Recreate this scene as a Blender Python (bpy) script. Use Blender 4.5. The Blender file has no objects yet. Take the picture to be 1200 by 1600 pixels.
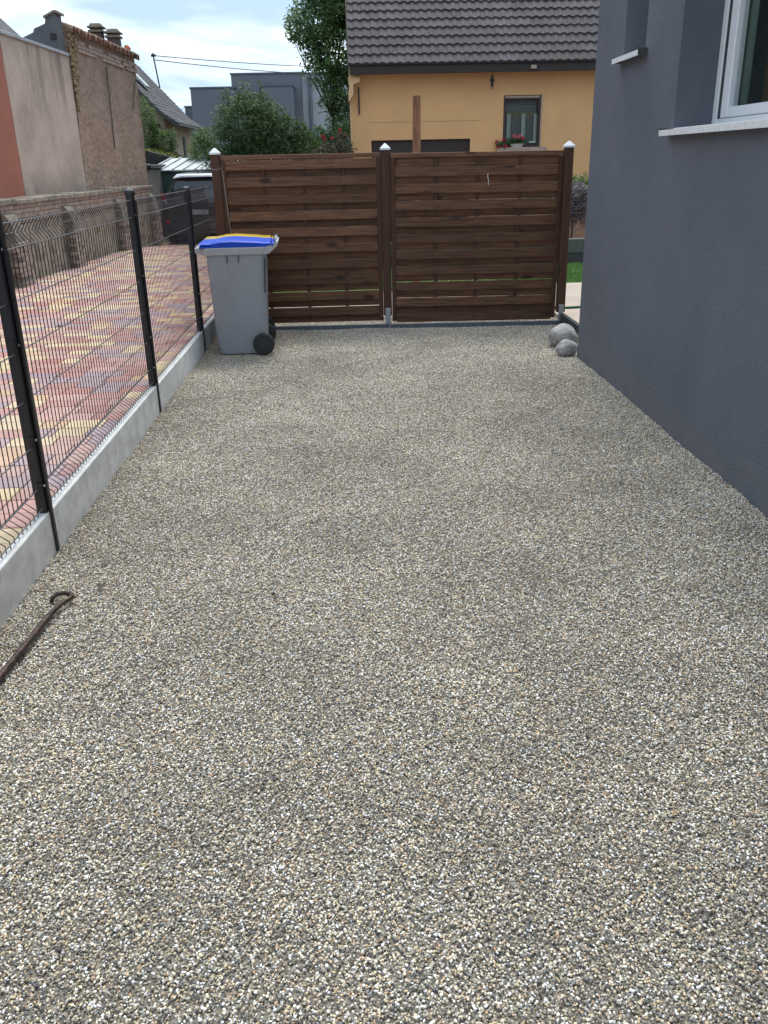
import bpy, bmesh, math, random
from mathutils import Vector, Matrix, noise as mnoise

random.seed(7)
C = bpy.context.scene.collection
scene = bpy.context.scene
R = math.radians

# ------------------------------------------------------------------ camera
cam_d = bpy.data.cameras.new('camera')
cam_d.sensor_fit = 'VERTICAL'; cam_d.sensor_height = 36.0
cam_d.lens = 1350 / 1600 * 36.0
cam_d.clip_start = 0.05; cam_d.clip_end = 2000
cam = bpy.data.objects.new('camera', cam_d); C.objects.link(cam)
X = (0.99894912, -0.03416095, 0.03055623)
Y = (-0.04115667, -0.37521163, 0.92602503)
Z = (-0.02016885, -0.92630949, -0.37622327)
m = Matrix(((X[0], -X[1], -X[2], 0), (Y[0], -Y[1], -Y[2], 0), (Z[0], -Z[1], -Z[2], 1.7), (0, 0, 0, 1)))
cam.matrix_world = m
scene.camera = cam

# ------------------------------------------------------------------ sky
SUN_EL, SUN_AZ = R(62), R(6)      # azimuth from +Y towards +X
w = bpy.data.worlds.new('World'); scene.world = w; w.use_nodes = True
nt = w.node_tree; nt.nodes.clear()
N = nt.nodes.new; L = nt.links.new
out = N('ShaderNodeOutputWorld'); bg = N('ShaderNodeBackground'); bg.inputs[1].default_value = 0.115
sky = N('ShaderNodeTexSky'); sky.sky_type = 'NISHITA'; sky.sun_disc = False
sky.sun_elevation = SUN_EL; sky.sun_rotation = SUN_AZ; sky.air_density = 1.0; sky.dust_density = 1.5
tc = N('ShaderNodeTexCoord'); sx = N('ShaderNodeSeparateXYZ'); L(tc.outputs['Generated'], sx.inputs[0])
ab = N('ShaderNodeMath'); ab.operation = 'ABSOLUTE'; L(sx.outputs[2], ab.inputs[0])
ad = N('ShaderNodeMath'); ad.operation = 'ADD'; ad.inputs[1].default_value = 0.16; L(ab.outputs[0], ad.inputs[0])
dx = N('ShaderNodeMath'); dx.operation = 'DIVIDE'; L(sx.outputs[0], dx.inputs[0]); L(ad.outputs[0], dx.inputs[1])
dy = N('ShaderNodeMath'); dy.operation = 'DIVIDE'; L(sx.outputs[1], dy.inputs[0]); L(ad.outputs[0], dy.inputs[1])
cx = N('ShaderNodeCombineXYZ'); L(dx.outputs[0], cx.inputs[0]); L(dy.outputs[0], cx.inputs[1])
n1 = N('ShaderNodeTexNoise'); n1.inputs['Scale'].default_value = 1.15; n1.inputs['Detail'].default_value = 7
n1.inputs['Roughness'].default_value = 0.52; n1.inputs['Distortion'].default_value = 0.35
mp = N('ShaderNodeMapping'); mp.inputs['Location'].default_value = (2.35, 0.4, 0.0); L(cx.outputs[0], mp.inputs[0]); L(mp.outputs[0], n1.inputs[0])
rp = N('ShaderNodeValToRGB'); el = rp.color_ramp.elements
el[0].position = 0.46; el[0].color = (2.0, 2.7, 3.6, 1)
el[1].position = 0.66; el[1].color = (8.8, 9.0, 9.1, 1)
e = el.new(0.56); e.color = (3.2, 3.8, 4.4, 1)
L(n1.outputs[0], rp.inputs[0])
mxs = N('ShaderNodeMix'); mxs.data_type = 'RGBA'; mxs.inputs[0].default_value = 0.92
L(sky.outputs[0], mxs.inputs[6]); L(rp.outputs[0], mxs.inputs[7])
L(mxs.outputs[2], bg.inputs[0]); L(bg.outputs[0], out.inputs[0])

# ------------------------------------------------------------------ sun
sd = bpy.data.lights.new('sun', 'SUN'); sd.energy = 1.5; sd.angle = R(24); sd.color = (1.0, 0.96, 0.9)
so = bpy.data.objects.new('sun', sd); C.objects.link(so)
dirv = Vector((math.sin(SUN_AZ) * math.cos(SUN_EL), math.cos(SUN_AZ) * math.cos(SUN_EL), math.sin(SUN_EL)))
so.rotation_euler = dirv.to_track_quat('Z', 'Y').to_euler(); so.location = (0, 0, 20)
scene.render.engine = 'CYCLES'
scene.view_settings.view_transform = 'Standard'; scene.view_settings.look = 'None'
scene.view_settings.exposure = 1.30; scene.view_settings.gamma = 1.0
scene.view_settings.use_curve_mapping = False

# ================================================================== helpers
class MB:
    """collects geometry and links it as one mesh object"""
    def __init__(s): s.v = []; s.f = []; s.mi = []; s.cur = 0
    def add(s, vs, fs):
        b = len(s.v); s.v += [tuple(p) for p in vs]
        for f in fs: s.f.append(tuple(b + i for i in f)); s.mi.append(s.cur)
        return s
    def box(s, x0, x1, y0, y1, z0, z1, bev=0.0, rot=None, org=None):
        if bev <= 0:
            vs = [(x0, y0, z0), (x1, y0, z0), (x1, y1, z0), (x0, y1, z0), (x0, y0, z1), (x1, y0, z1), (x1, y1, z1), (x0, y1, z1)]
            fs = [(0, 3, 2, 1), (4, 5, 6, 7), (0, 1, 5, 4), (1, 2, 6, 5), (2, 3, 7, 6), (3, 0, 4, 7)]
        else:
            bm = bmesh.new(); bmesh.ops.create_cube(bm, size=1)
            for v in bm.verts:
                v.co = Vector(((x0 + x1) / 2 + v.co.x * (x1 - x0), (y0 + y1) / 2 + v.co.y * (y1 - y0), (z0 + z1) / 2 + v.co.z * (z1 - z0)))
            bmesh.ops.bevel(bm, geom=bm.edges[:], offset=bev, segments=1, affect='EDGES')
            bm.verts.index_update()
            vs = [v.co[:] for v in bm.verts]; fs = [tuple(v.index for v in f.verts) for f in bm.faces]; bm.free()
        if rot is not None:
            o = Vector(org); vs = [(rot @ (Vector(p) - o) + o)[:] for p in vs]
        return s.add(vs, fs)
    def prism(s, poly, axis, a, b):
        """poly: 2D points; axis: 'x','y','z' extruded from a to b"""
        n = len(poly)
        def P(u, v, t): return {'x': (t, u, v), 'y': (u, t, v), 'z': (u, v, t)}[axis]
        vs = [P(u, v, a) for u, v in poly] + [P(u, v, b) for u, v in poly]
        fs = [tuple(range(n)), tuple(range(2 * n - 1, n - 1, -1))] + [(i, i + n, (i + 1) % n + n, (i + 1) % n) for i in range(n)]
        return s.add(vs, fs)
    def loft(s, rings, cap=True):
        n = len(rings[0]); vs = [p for r in rings for p in r]; fs = []
        for k in range(len(rings) - 1):
            for i in range(n):
                j = (i + 1) % n; fs.append((k * n + i, k * n + j, (k + 1) * n + j, (k + 1) * n + i))
        if cap: fs += [tuple(range(n - 1, -1, -1)), tuple(range((len(rings) - 1) * n, len(rings) * n))]
        return s.add(vs, fs)
    def tube(s, pts, r, n=8, cap=True):
        pts = [Vector(p) for p in pts]; rings = []; up = None
        for i, p in enumerate(pts):
            d = (pts[min(i + 1, len(pts) - 1)] - pts[max(i - 1, 0)]).normalized()
            if up is None:
                up = Vector((0, 0, 1)) if abs(d.z) < 0.9 else Vector((1, 0, 0))
            u = d.cross(up).normalized(); v = u.cross(d).normalized(); up = v
            rr = r[i] if isinstance(r, (list, tuple)) else r
            rings.append([(p + (u * math.cos(2 * math.pi * k / n) + v * math.sin(2 * math.pi * k / n)) * rr)[:] for k in range(n)])
        return s.loft(rings, cap)
    def mesh(s, name, mats, smooth=False):
        me = bpy.data.meshes.new(name); me.from_pydata(s.v, [], s.f); me.update()
        if not isinstance(mats, (list, tuple)): mats = [mats]
        for mm in mats: me.materials.append(mm)
        if len(mats) > 1: me.polygons.foreach_set('material_index', s.mi)
        bm = bmesh.new(); bm.from_mesh(me); bmesh.ops.recalc_face_normals(bm, faces=bm.faces[:]); bm.to_mesh(me); bm.free()
        if smooth: me.shade_smooth()
        return me
    def build(s, name, mats, parent=None, smooth=False, **kw):
        return obj(name, s.mesh(name, mats, smooth), parent, **kw)

def obj(name, me, parent=None, loc=(0, 0, 0), rot=(0, 0, 0), **kw):
    o = bpy.data.objects.new(name, me); C.objects.link(o)
    o.parent = parent; o.location = loc; o.rotation_euler = rot
    for k, v in kw.items(): o[k] = v
    return o

def thing(name, label, cat, loc=(0, 0, 0), rz=0.0, group=None):
    o = bpy.data.objects.new(name, None); C.objects.link(o); o.location = loc; o.rotation_euler = (0, 0, rz)
    o.empty_display_size = 0.1
    o['label'] = label; o['category'] = cat
    if group: o['group'] = group
    return o

def tag(o, label, cat, group=None):
    o['label'] = label; o['category'] = cat
    if group: o['group'] = group
    return o

# ------------------------------------------------------------------ materials
def mat(name, col, rough=0.7, var=0.15, nscale=6.0, bump=0.0, bscale=40.0, rnd=0.0, col2=None, stretch=(1, 1, 1), world=True, metal=0.0, spec=0.5, thr=(0.4, 0.65), bdist=0.01):
    m = bpy.data.materials.new(name); m.use_nodes = True; nt = m.node_tree; N = nt.nodes.new; L = nt.links.new
    b = nt.nodes['Principled BSDF']; b.inputs['Roughness'].default_value = rough; b.inputs['Metallic'].default_value = metal
    b.inputs['Specular IOR Level'].default_value = spec
    if world:
        g = N('ShaderNodeNewGeometry'); src = g.outputs['Position']
    else:
        g = N('ShaderNodeTexCoord'); src = g.outputs['Object']
    mp = N('ShaderNodeMapping'); mp.inputs['Scale'].default_value = stretch; L(src, mp.inputs[0])
    oi = N('ShaderNodeObjectInfo')
    off = N('ShaderNodeVectorMath'); off.operation = 'SCALE'; off.inputs[0].default_value = (37, 17, 53); L(oi.outputs['Random'], off.inputs['Scale'])
    if not world: L(off.outputs[0], mp.inputs['Location'])
    n = N('ShaderNodeTexNoise'); n.inputs['Scale'].default_value = nscale; n.inputs['Detail'].default_value = 6; n.inputs['Roughness'].default_value = 0.65
    L(mp.outputs[0], n.inputs[0])
    mr = N('ShaderNodeMapRange'); mr.inputs[1].default_value = thr[0]; mr.inputs[2].default_value = thr[1]; L(n.outputs[0], mr.inputs[0])
    mx = N('ShaderNodeMix'); mx.data_type = 'RGBA'; L(mr.outputs[0], mx.inputs[0])
    c2 = col2 or tuple(max(0, c * (1 - 2 * var)) for c in col)
    mx.inputs[6].default_value = (*col, 1); mx.inputs[7].default_value = (*c2, 1)
    res = mx.outputs[2]
    if rnd:
        hv = N('ShaderNodeHueSaturation'); L(res, hv.inputs['Color'])
        m2 = N('ShaderNodeMapRange'); m2.inputs[3].default_value = 1 - rnd; m2.inputs[4].default_value = 1 + rnd; L(oi.outputs['Random'], m2.inputs[0]); L(m2.outputs[0], hv.inputs['Value'])
        res = hv.outputs[0]
    L(res, b.inputs['Base Color'])
    if bump:
        nb = N('ShaderNodeTexNoise'); nb.inputs['Scale'].default_value = bscale; nb.inputs['Detail'].default_value = 4; L(mp.outputs[0], nb.inputs[0])
        bp = N('ShaderNodeBump'); bp.inputs['Strength'].default_value = bump; bp.inputs['Distance'].default_value = bdist
        L(nb.outputs[0], bp.inputs['Height']); L(bp.outputs[0], b.inputs['Normal'])
    return m

def insert_overlay(m, col, scale, thr, stretch=(1, 1, 1), amount=1.0, grad=None):
    """mix a second colour over the base colour through another noise (stains, dirt)"""
    nt = m.node_tree; N = nt.nodes.new; L = nt.links.new; b = nt.nodes['Principled BSDF']
    src = b.inputs['Base Color'].links[0].from_socket
    g = N('ShaderNodeNewGeometry'); mp = N('ShaderNodeMapping'); mp.inputs['Scale'].default_value = stretch; L(g.outputs['Position'], mp.inputs[0])
    n = N('ShaderNodeTexNoise'); n.inputs['Scale'].default_value = scale; n.inputs['Detail'].default_value = 8; n.inputs['Roughness'].default_value = 0.7; L(mp.outputs[0], n.inputs[0])
    mr = N('ShaderNodeMapRange'); mr.inputs[1].default_value = thr[0]; mr.inputs[2].default_value = thr[1]; mr.inputs[4].default_value = amount; L(n.outputs[0], mr.inputs[0])
    fac = mr.outputs[0]
    if grad:  # (z0, z1): full at z1, none at z0
        s = N('ShaderNodeSeparateXYZ'); L(g.outputs['Position'], s.inputs[0])
        g2 = N('ShaderNodeMapRange'); g2.inputs[1].default_value = grad[0]; g2.inputs[2].default_value = grad[1]; L(s.outputs[2], g2.inputs[0])
        mu = N('ShaderNodeMath'); mu.operation = 'MULTIPLY'; L(fac, mu.inputs[0]); L(g2.outputs[0], mu.inputs[1]); fac = mu.outputs[0]
    mx = N('ShaderNodeMix'); mx.data_type = 'RGBA'; L(fac, mx.inputs[0]); L(src, mx.inputs[6]); mx.inputs[7].default_value = (*col, 1)
    L(mx.outputs[2], b.inputs['Base Color'])
    return m

def glass(name, tint=(0.86, 0.91, 0.89), rough=0.02, refl=1.7):
    m = bpy.data.materials.new(name); m.use_nodes = True; nt = m.node_tree; nt.nodes.clear(); N = nt.nodes.new; L = nt.links.new
    o = N('ShaderNodeOutputMaterial'); t = N('ShaderNodeBsdfTransparent'); t.inputs[0].default_value = (*tint, 1)
    g = N('ShaderNodeBsdfGlossy'); g.inputs['Roughness'].default_value = rough
    f = N('ShaderNodeFresnel'); f.inputs[0].default_value = refl; mx = N('ShaderNodeMixShader')
    gb = N('ShaderNodeNewGeometry'); iv = N('ShaderNodeMath'); iv.operation = 'SUBTRACT'; iv.inputs[0].default_value = 1.0; L(gb.outputs['Backfacing'], iv.inputs[1])
    fm = N('ShaderNodeMath'); fm.operation = 'MULTIPLY'; L(f.outputs[0], fm.inputs[0]); L(iv.outputs[0], fm.inputs[1])
    L(fm.outputs[0], mx.inputs[0]); L(t.outputs[0], mx.inputs[1]); L(g.outputs[0], mx.inputs[2]); L(mx.outputs[0], o.inputs[0])
    return m

M = {}
M['ground'] = mat('ground_soil', (0.10, 0.085, 0.06), 0.95, 0.2, 1.5, bump=0.5, bscale=12)
M['bed'] = mat('gravel_bed', (0.26, 0.235, 0.19), 0.95, 0.3, 60, bump=0.6, bscale=90)
M['concrete'] = mat('kerb_concrete', (0.76, 0.765, 0.74), 0.85, 0.12, 9, bump=0.25, bscale=160, bdist=0.004)
insert_overlay(M['concrete'], (0.17, 0.17, 0.16), 90, (0.66, 0.72), amount=0.55)
insert_overlay(M['concrete'], (0.45, 0.44, 0.40), 3, (0.5, 0.7), (1, 0.4, 2), 0.5)
M['black'] = mat('fence_black_powder_coat', (0.012, 0.012, 0.014), 0.38, 0.1, 20)
M['galv'] = mat('galvanised_steel', (0.42, 0.45, 0.48), 0.45, 0.12, 40, metal=0.6)
M['wood'] = mat('stained_wood_slat', (0.160, 0.078, 0.042), 0.62, 0.2, 5.5, bump=0.25, bscale=30, rnd=0.32, stretch=(0.55, 9, 9), world=False, col2=(0.070, 0.033, 0.019), bdist=0.004, spec=0.35)
M['woodz'] = mat('stained_wood_post', (0.085, 0.038, 0.022), 0.62, 0.2, 5.5, bump=0.25, bscale=30, rnd=0.1, stretch=(9, 9, 0.55), world=False, col2=(0.050, 0.022, 0.013), bdist=0.004, spec=0.35)
# knots in the wood
for k in ('wood', 'woodz'):
    mm = M[k]; nt_ = mm.node_tree; b = nt_.nodes['Principled BSDF']; src = b.inputs['Base Color'].links[0].from_socket
    tcn = nt_.nodes.new('ShaderNodeTexCoord'); oi = nt_.nodes.new('ShaderNodeObjectInfo')
    of = nt_.nodes.new('ShaderNodeVectorMath'); of.operation = 'SCALE'; of.inputs[0].default_value = (91, 13, 29); nt_.links.new(oi.outputs['Random'], of.inputs['Scale'])
    mpn = nt_.nodes.new('ShaderNodeMapping'); mpn.inputs['Scale'].default_value = (2.2, 5, 5) if k == 'wood' else (5, 5, 2.2)
    nt_.links.new(tcn.outputs['Object'], mpn.inputs[0]); nt_.links.new(of.outputs[0], mpn.inputs['Location'])
    vo = nt_.nodes.new('ShaderNodeTexVoronoi'); vo.inputs['Scale'].default_value = 1.0; nt_.links.new(mpn.outputs[0], vo.inputs[0])
    mr = nt_.nodes.new('ShaderNodeMapRange'); mr.inputs[1].default_value = 0.09; mr.inputs[2].default_value = 0.19; mr.inputs[3].default_value = 0.9; mr.inputs[4].default_value = 0
    nt_.links.new(vo.outputs[0], mr.inputs[0])
    mx = nt_.nodes.new('ShaderNodeMix'); mx.data_type = 'RGBA'; mx.inputs[7].default_value = (0.022, 0.010, 0.006, 1)
    nt_.links.new(mr.outputs[0], mx.inputs[0]); nt_.links.new(src, mx.inputs[6]); nt_.links.new(mx.outputs[2], b.inputs['Base Color'])
M['log'] = mat('bark_brown_log', (0.30, 0.145, 0.075), 0.8, 0.25, 7, bump=0.5, bscale=25, stretch=(6, 6, 0.7), world=False)
M['whitecap'] = mat('white_plastic', (0.78, 0.80, 0.82), 0.35, 0.04, 8)
M['render'] = mat('blue_grey_render', (0.137, 0.150, 0.178), 0.9, 0.12, 0.9, bump=0.7, bscale=65, thr=(0.35, 0.7), bdist=0.008)
insert_overlay(M['render'], (0.155, 0.161, 0.178), 2.2, (0.45, 0.75), (1, 1.0, 0.6), 0.55)
insert_overlay(M['render'], (0.30, 0.31, 0.32), 22, (0.73, 0.76), amount=0.5)
insert_overlay(M['render'], (0.19, 0.175, 0.16), 4, (0.35, 0.7), (1, 1, 1), 0.95, grad=(0.26, 0.0))
M['pvc'] = mat('white_pvc', (0.86, 0.87, 0.87), 0.3, 0.03, 8)
M['alu'] = mat('white_aluminium_sill', (0.86, 0.86, 0.83), 0.45, 0.08, 25)
M['rubber'] = mat('dark_rubber', (0.012, 0.012, 0.013), 0.6, 0.1, 20)
M['gasket'] = mat('gasket_grey', (0.05, 0.055, 0.055), 0.6, 0.1, 20)
M['glass'] = glass('window_glass')
M['room'] = mat('dim_room_wall', (0.52, 0.60, 0.52), 0.9, 0.3, 1.2)
M['curtain'] = mat('curtain_cloth', (0.26, 0.30, 0.25), 0.9, 0.2, 5, stretch=(1, 8, 0.3))
M['binbody'] = mat('grey_bin_plastic', (0.26, 0.28, 0.315), 0.48, 0.06, 5, bump=0.08, bscale=150)
insert_overlay(M['binbody'], (0.26, 0.26, 0.25), 3, (0.5, 0.75), (2, 2, 0.6), 0.35)
M['binrim'] = mat('grey_bin_rim', (0.36, 0.375, 0.39), 0.5, 0.06, 9)
M['blue'] = mat('blue_lid_plastic', (0.008, 0.065, 0.52), 0.5, 0.1, 6, spec=0.22)
M['yellow'] = mat('yellow_lid_plastic', (0.55, 0.38, 0.03), 0.5, 0.1, 6, spec=0.25)
M['wheel'] = mat('black_wheel_plastic', (0.018, 0.02, 0.023), 0.5, 0.1, 6)
M['rust'] = mat('rusty_iron', (0.055, 0.036, 0.030), 0.55, 0.3, 18, bump=0.4, bscale=70, metal=0.35, world=False)
insert_overlay(M['rust'], (0.13, 0.06, 0.035), 40, (0.5, 0.65), amount=0.7)
M['rock'] = mat('grey_boulder', (0.36, 0.35, 0.33), 0.85, 0.25, 9, bump=0.6, bscale=60, world=False)
insert_overlay(M['rock'], (0.50, 0.50, 0.49), 14, (0.54, 0.60), (1, 3, 2), 0.8)
M['edging'] = mat('blue_grey_edging', (0.10, 0.125, 0.15), 0.7, 0.15, 9)
M['orange'] = mat('orange_render', (0.58, 0.375, 0.175), 0.9, 0.05, 1.2, bump=0.2, bscale=50)
M['orangelt'] = mat('pale_orange_trim', (0.55, 0.39, 0.22), 0.9, 0.05, 2)
M['tile'] = mat('grey_concrete_tile', (0.074, 0.066, 0.070), 0.8, 0.16, 5, bump=0.35, bscale=90, rnd=0.22, world=True, bdist=0.004)
insert_overlay(M['tile'], (0.22, 0.21, 0.20), 14, (0.66, 0.74), amount=0.5)
M['fascia'] = mat('dark_fascia', (0.022, 0.018, 0.018), 0.7, 0.2, 6)
M['darkdoor'] = mat('dark_brown_door', (0.022, 0.016, 0.014), 0.6, 0.2, 6)
M['stonesill'] = mat('stone_sill', (0.36, 0.30, 0.25), 0.85, 0.15, 12)
M['frame_br'] = mat('brown_window_frame', (0.040, 0.022, 0.020), 0.5, 0.1, 8)
M['lace'] = mat('white_curtain', (0.42, 0.44, 0.43), 0.9, 0.1, 8)
M['blind'] = mat('slatted_blind', (0.20, 0.21, 0.21), 0.7, 0.1, 6)
M['blindy'] = mat('straw_blind', (0.26, 0.22, 0.13), 0.8, 0.1, 6)
M['pink'] = mat('pink_petals', (0.55, 0.16, 0.19), 0.7, 0.1, 20)
M['crimson'] = mat('crimson_petals', (0.42, 0.015, 0.06), 0.7, 0.1, 20)
M['redrose'] = mat('red_rose_petals', (0.35, 0.012, 0.02), 0.7, 0.1, 20)
M['potgrey'] = mat('pale_pot', (0.35, 0.34, 0.32), 0.7, 0.1, 20)
M['brick'] = mat('old_brick', (0.38, 0.30, 0.255), 0.9, 0.22, 10, bump=0.4, bscale=50, rnd=0.13, bdist=0.006)
M['mortar'] = mat('wall_mortar', (0.36, 0.31, 0.26), 0.95, 0.2, 6, bump=0.5, bscale=30)
M['roughwall'] = mat('crumbling_wall_render', (0.33, 0.28, 0.22), 0.95, 0.25, 5, bump=0.8, bscale=22, bdist=0.03)
insert_overlay(M['roughwall'], (0.09, 0.08, 0.065), 5, (0.5, 0.7), (1, 1, 1), 0.8)
M['coping'] = mat('weathered_coping', (0.27, 0.24, 0.20), 0.95, 0.3, 9, bump=0.6, bscale=30, rnd=0.2)
M['terracotta'] = mat('terracotta_render', (0.34, 0.125, 0.085), 0.9, 0.06, 2, bump=0.2, bscale=60)
M['beige'] = mat('stained_beige_render', (0.50, 0.40, 0.335), 0.92, 0.14, 1.3, bump=0.25, bscale=30, stretch=(1, 1.0, 1.0))
insert_overlay(M['beige'], (0.085, 0.07, 0.06), 1.0, (0.50, 0.66), (1, 3.4, 0.25), 0.85, grad=(2.2, 3.4))
insert_overlay(M['beige'], (0.23, 0.20, 0.17), 2.4, (0.45, 0.75), (1, 1, 1), 0.6, grad=(2.9, 3.5))
insert_overlay(M['beige'], (0.25, 0.21, 0.17), 1.4, (0.5, 0.75), (1, 1, 0.7), 0.5)
insert_overlay(M['beige'], (0.14, 0.12, 0.09), 2.5, (0.35, 0.7), (1, 1, 1), 0.7, grad=(1.7, 1.35))
M['tan'] = mat('rough_tan_render', (0.325, 0.235, 0.180), 0.95, 0.14, 1.6, bump=1.0, bscale=9, bdist=0.05)
insert_overlay(M['tan'], (0.20, 0.15, 0.125), 1.2, (0.42, 0.62), (1, 0.8, 1.3), 0.65, grad=(1.9, 2.8))
insert_overlay(M['tan'], (0.12, 0.085, 0.062), 7, (0.55, 0.68), (1, 1, 2.6), 0.75)
insert_overlay(M['tan'], (0.42, 0.34, 0.28), 11, (0.66, 0.72), (1, 1, 1), 0.5)
M['claytile'] = mat('old_clay_tile', (0.25, 0.145, 0.10), 0.85, 0.3, 8, bump=0.4, bscale=30, rnd=0.3)
M['orangetile'] = mat('bright_clay_tile', (0.62, 0.20, 0.09), 0.8, 0.1, 8)
M['rubble'] = mat('rubble_stones', (0.44, 0.33, 0.20), 0.9, 0.35, 12, rnd=0.3, col2=(0.16, 0.10, 0.06))
M['cladding'] = mat('dark_slate_cladding', (0.095, 0.105, 0.12), 0.75, 0.12, 3)
M['zinc'] = mat('zinc_flashing', (0.42, 0.46, 0.50), 0.45, 0.12, 5, metal=0.4)
M['oldroof'] = mat('old_slate_roof', (0.085, 0.082, 0.088), 0.85, 0.25, 4, rnd=0.2, bump=0.4, bscale=20)
insert_overlay(M['oldroof'], (0.24, 0.235, 0.235), 1.6, (0.62, 0.67), (3, 0.25, 3), 0.6)
M['cream'] = mat('cream_render', (0.40, 0.34, 0.26), 0.9, 0.1, 1.2)
M['chim'] = mat('chimney_render', (0.10, 0.08, 0.08), 0.9, 0.2, 6)
M['chimcap'] = mat('chimney_cap', (0.22, 0.18, 0.14), 0.9, 0.2, 9)
M['shedgreen'] = mat('green_painted_metal', (0.030, 0.068, 0.058), 0.5, 0.12, 3)
M['shedroof'] = mat('galvanised_roof_sheet', (0.50, 0.55, 0.56), 0.5, 0.18, 3, metal=0.2)
insert_overlay(M['shedroof'], (0.13, 0.11, 0.08), 5, (0.62, 0.7), amount=0.8)
M['bitumen'] = mat('bitumen_roof', (0.045, 0.045, 0.047), 0.9, 0.2, 3)
M['moss'] = mat('yellow_green_moss', (0.24, 0.27, 0.05), 0.95, 0.3, 12)
M['pillar'] = mat('grey_concrete_wall', (0.30, 0.28, 0.24), 0.9, 0.15, 3)
M['modern'] = mat('blue_grey_facade', (0.135, 0.150, 0.180), 0.8, 0.05, 0.5)
M['modernlt'] = mat('pale_grey_facade', (0.34, 0.375, 0.40), 0.8, 0.05, 0.5)
M['moderndk'] = mat('slate_facade', (0.105, 0.12, 0.14), 0.8, 0.05, 0.5)
M['carpaint'] = mat('dark_grey_car_paint', (0.022, 0.024, 0.030), 0.22, 0.05, 3, spec=0.6)
M['carglass'] = mat('tinted_car_glass', (0.012, 0.02, 0.022), 0.04, 0.05, 3, spec=0.8)
M['carblack'] = mat('black_trim', (0.012, 0.012, 0.013), 0.5, 0.05, 3)
M['tail'] = mat('red_tail_light', (0.42, 0.015, 0.025), 0.2, 0.05, 3)
M['plate'] = mat('number_plate_white', (0.34, 0.36, 0.38), 0.4, 0.05, 3)
M['cloth'] = mat('dark_seat_cloth', (0.02, 0.02, 0.022), 0.9, 0.1, 5)
M['terr'] = mat('terrace_concrete', (0.44, 0.37, 0.30), 0.9, 0.08, 3, bump=0.1)
M['lawn'] = mat('lawn_soil', (0.10, 0.19, 0.04), 0.95, 0.2, 5)
M['grass'] = mat('grass_blades', (0.13, 0.27, 0.05), 0.8, 0.25, 6)
M['gardenwall'] = mat('grey_garden_wall', (0.105, 0.115, 0.105), 0.9, 0.15, 4)
M['gardenwall2'] = mat('dark_garden_wall', (0.06, 0.065, 0.065), 0.9, 0.15, 4)
M['hose'] = mat('green_hose', (0.01, 0.11, 0.05), 0.4, 0.05, 5)
M['pinkpave'] = mat('pink_paving', (0.50, 0.30, 0.28), 0.9, 0.15, 3)
M['plinth'] = mat('plinth_brick', (0.34, 0.20, 0.12), 0.9, 0.2, 8)
M['bark'] = mat('tree_bark', (0.09, 0.07, 0.05), 0.9, 0.25, 6, bump=0.5, bscale=12)
M['string'] = mat('white_string', (0.7, 0.7, 0.68), 0.8, 0.05, 5)

def leafmat(name, col, col2, trans=0.35, ns=1.3):
    m = mat(name, col, 0.55, 0.2, ns, col2=col2, spec=0.3, thr=(0.35, 0.65))
    nt = m.node_tree; b = nt.nodes['Principled BSDF']; src = b.inputs['Base Color'].links[0].from_socket
    n2 = nt.nodes.new('ShaderNodeTexNoise'); n2.inputs['Scale'].default_value = 9; g = nt.nodes.new('ShaderNodeNewGeometry'); nt.links.new(g.outputs['Position'], n2.inputs[0])
    hv = nt.nodes.new('ShaderNodeHueSaturation'); mr = nt.nodes.new('ShaderNodeMapRange'); mr.inputs[1].default_value = 0.35; mr.inputs[2].default_value = 0.65; mr.inputs[3].default_value = 0.65; mr.inputs[4].default_value = 1.4
    nt.links.new(n2.outputs[0], mr.inputs[0]); nt.links.new(mr.outputs[0], hv.inputs['Value']); nt.links.new(src, hv.inputs['Color']); nt.links.new(hv.outputs[0], b.inputs['Base Color'])
    o = nt.nodes['Material Output']; t = nt.nodes.new('ShaderNodeBsdfTranslucent'); nt.links.new(hv.outputs[0], t.inputs[0])
    mx = nt.nodes.new('ShaderNodeMixShader'); mx.inputs[0].default_value = trans
    nt.links.new(b.outputs[0], mx.inputs[1]); nt.links.new(t.outputs[0], mx.inputs[2]); nt.links.new(mx.outputs[0], o.inputs[0])
    return m
M['leaf_dark'] = leafmat('dark_leaves', (0.115, 0.195, 0.075), (0.055, 0.105, 0.045))
M['leaf_mid'] = leafmat('walnut_leaves', (0.19, 0.31, 0.13), (0.10, 0.19, 0.085))
M['leaf_light'] = leafmat('light_leaves', (0.16, 0.25, 0.075), (0.085, 0.15, 0.05))
M['leaf_red'] = leafmat('purple_leaves', (0.085, 0.05, 0.05), (0.10, 0.13, 0.07), ns=6)
M['leaf_purple'] = leafmat('violet_grey_leaves', (0.26, 0.21, 0.29), (0.12, 0.14, 0.09), ns=9)

# paver colours
def pavermat(name, c):
    m = mat(name, c, 0.9, 0.1, 26, bump=0.2, bscale=180, rnd=0.10, bdist=0.003)
    insert_overlay(m, (0.52, 0.44, 0.40), 1.3, (0.35, 0.65), amount=0.45)
    insert_overlay(m, tuple(x * 0.62 for x in c), 3.3, (0.55, 0.75), amount=0.5)
    return m
PAV = [pavermat('yellow_paver', (0.62, 0.49, 0.29)), pavermat('red_paver', (0.42, 0.19, 0.165)), pavermat('violet_paver', (0.34, 0.245, 0.275)),
       pavermat('pink_paver', (0.50, 0.29, 0.25)), pavermat('amber_paver', (0.56, 0.36, 0.21))]

# ================================================================== SETTING
def yard_z(y):
    return 0.18 if y < 18.3 else 0.18 - min(1, (y - 18.3) / 3.0) * 0.20
# base ground
g = MB(); g.add([(-500, -200, -0.22), (500, -200, -0.22), (500, 900, -0.22), (-500, 900, -0.22)], [(0, 1, 2, 3)])
g.build('ground', M['ground'], kind='structure')

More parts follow.
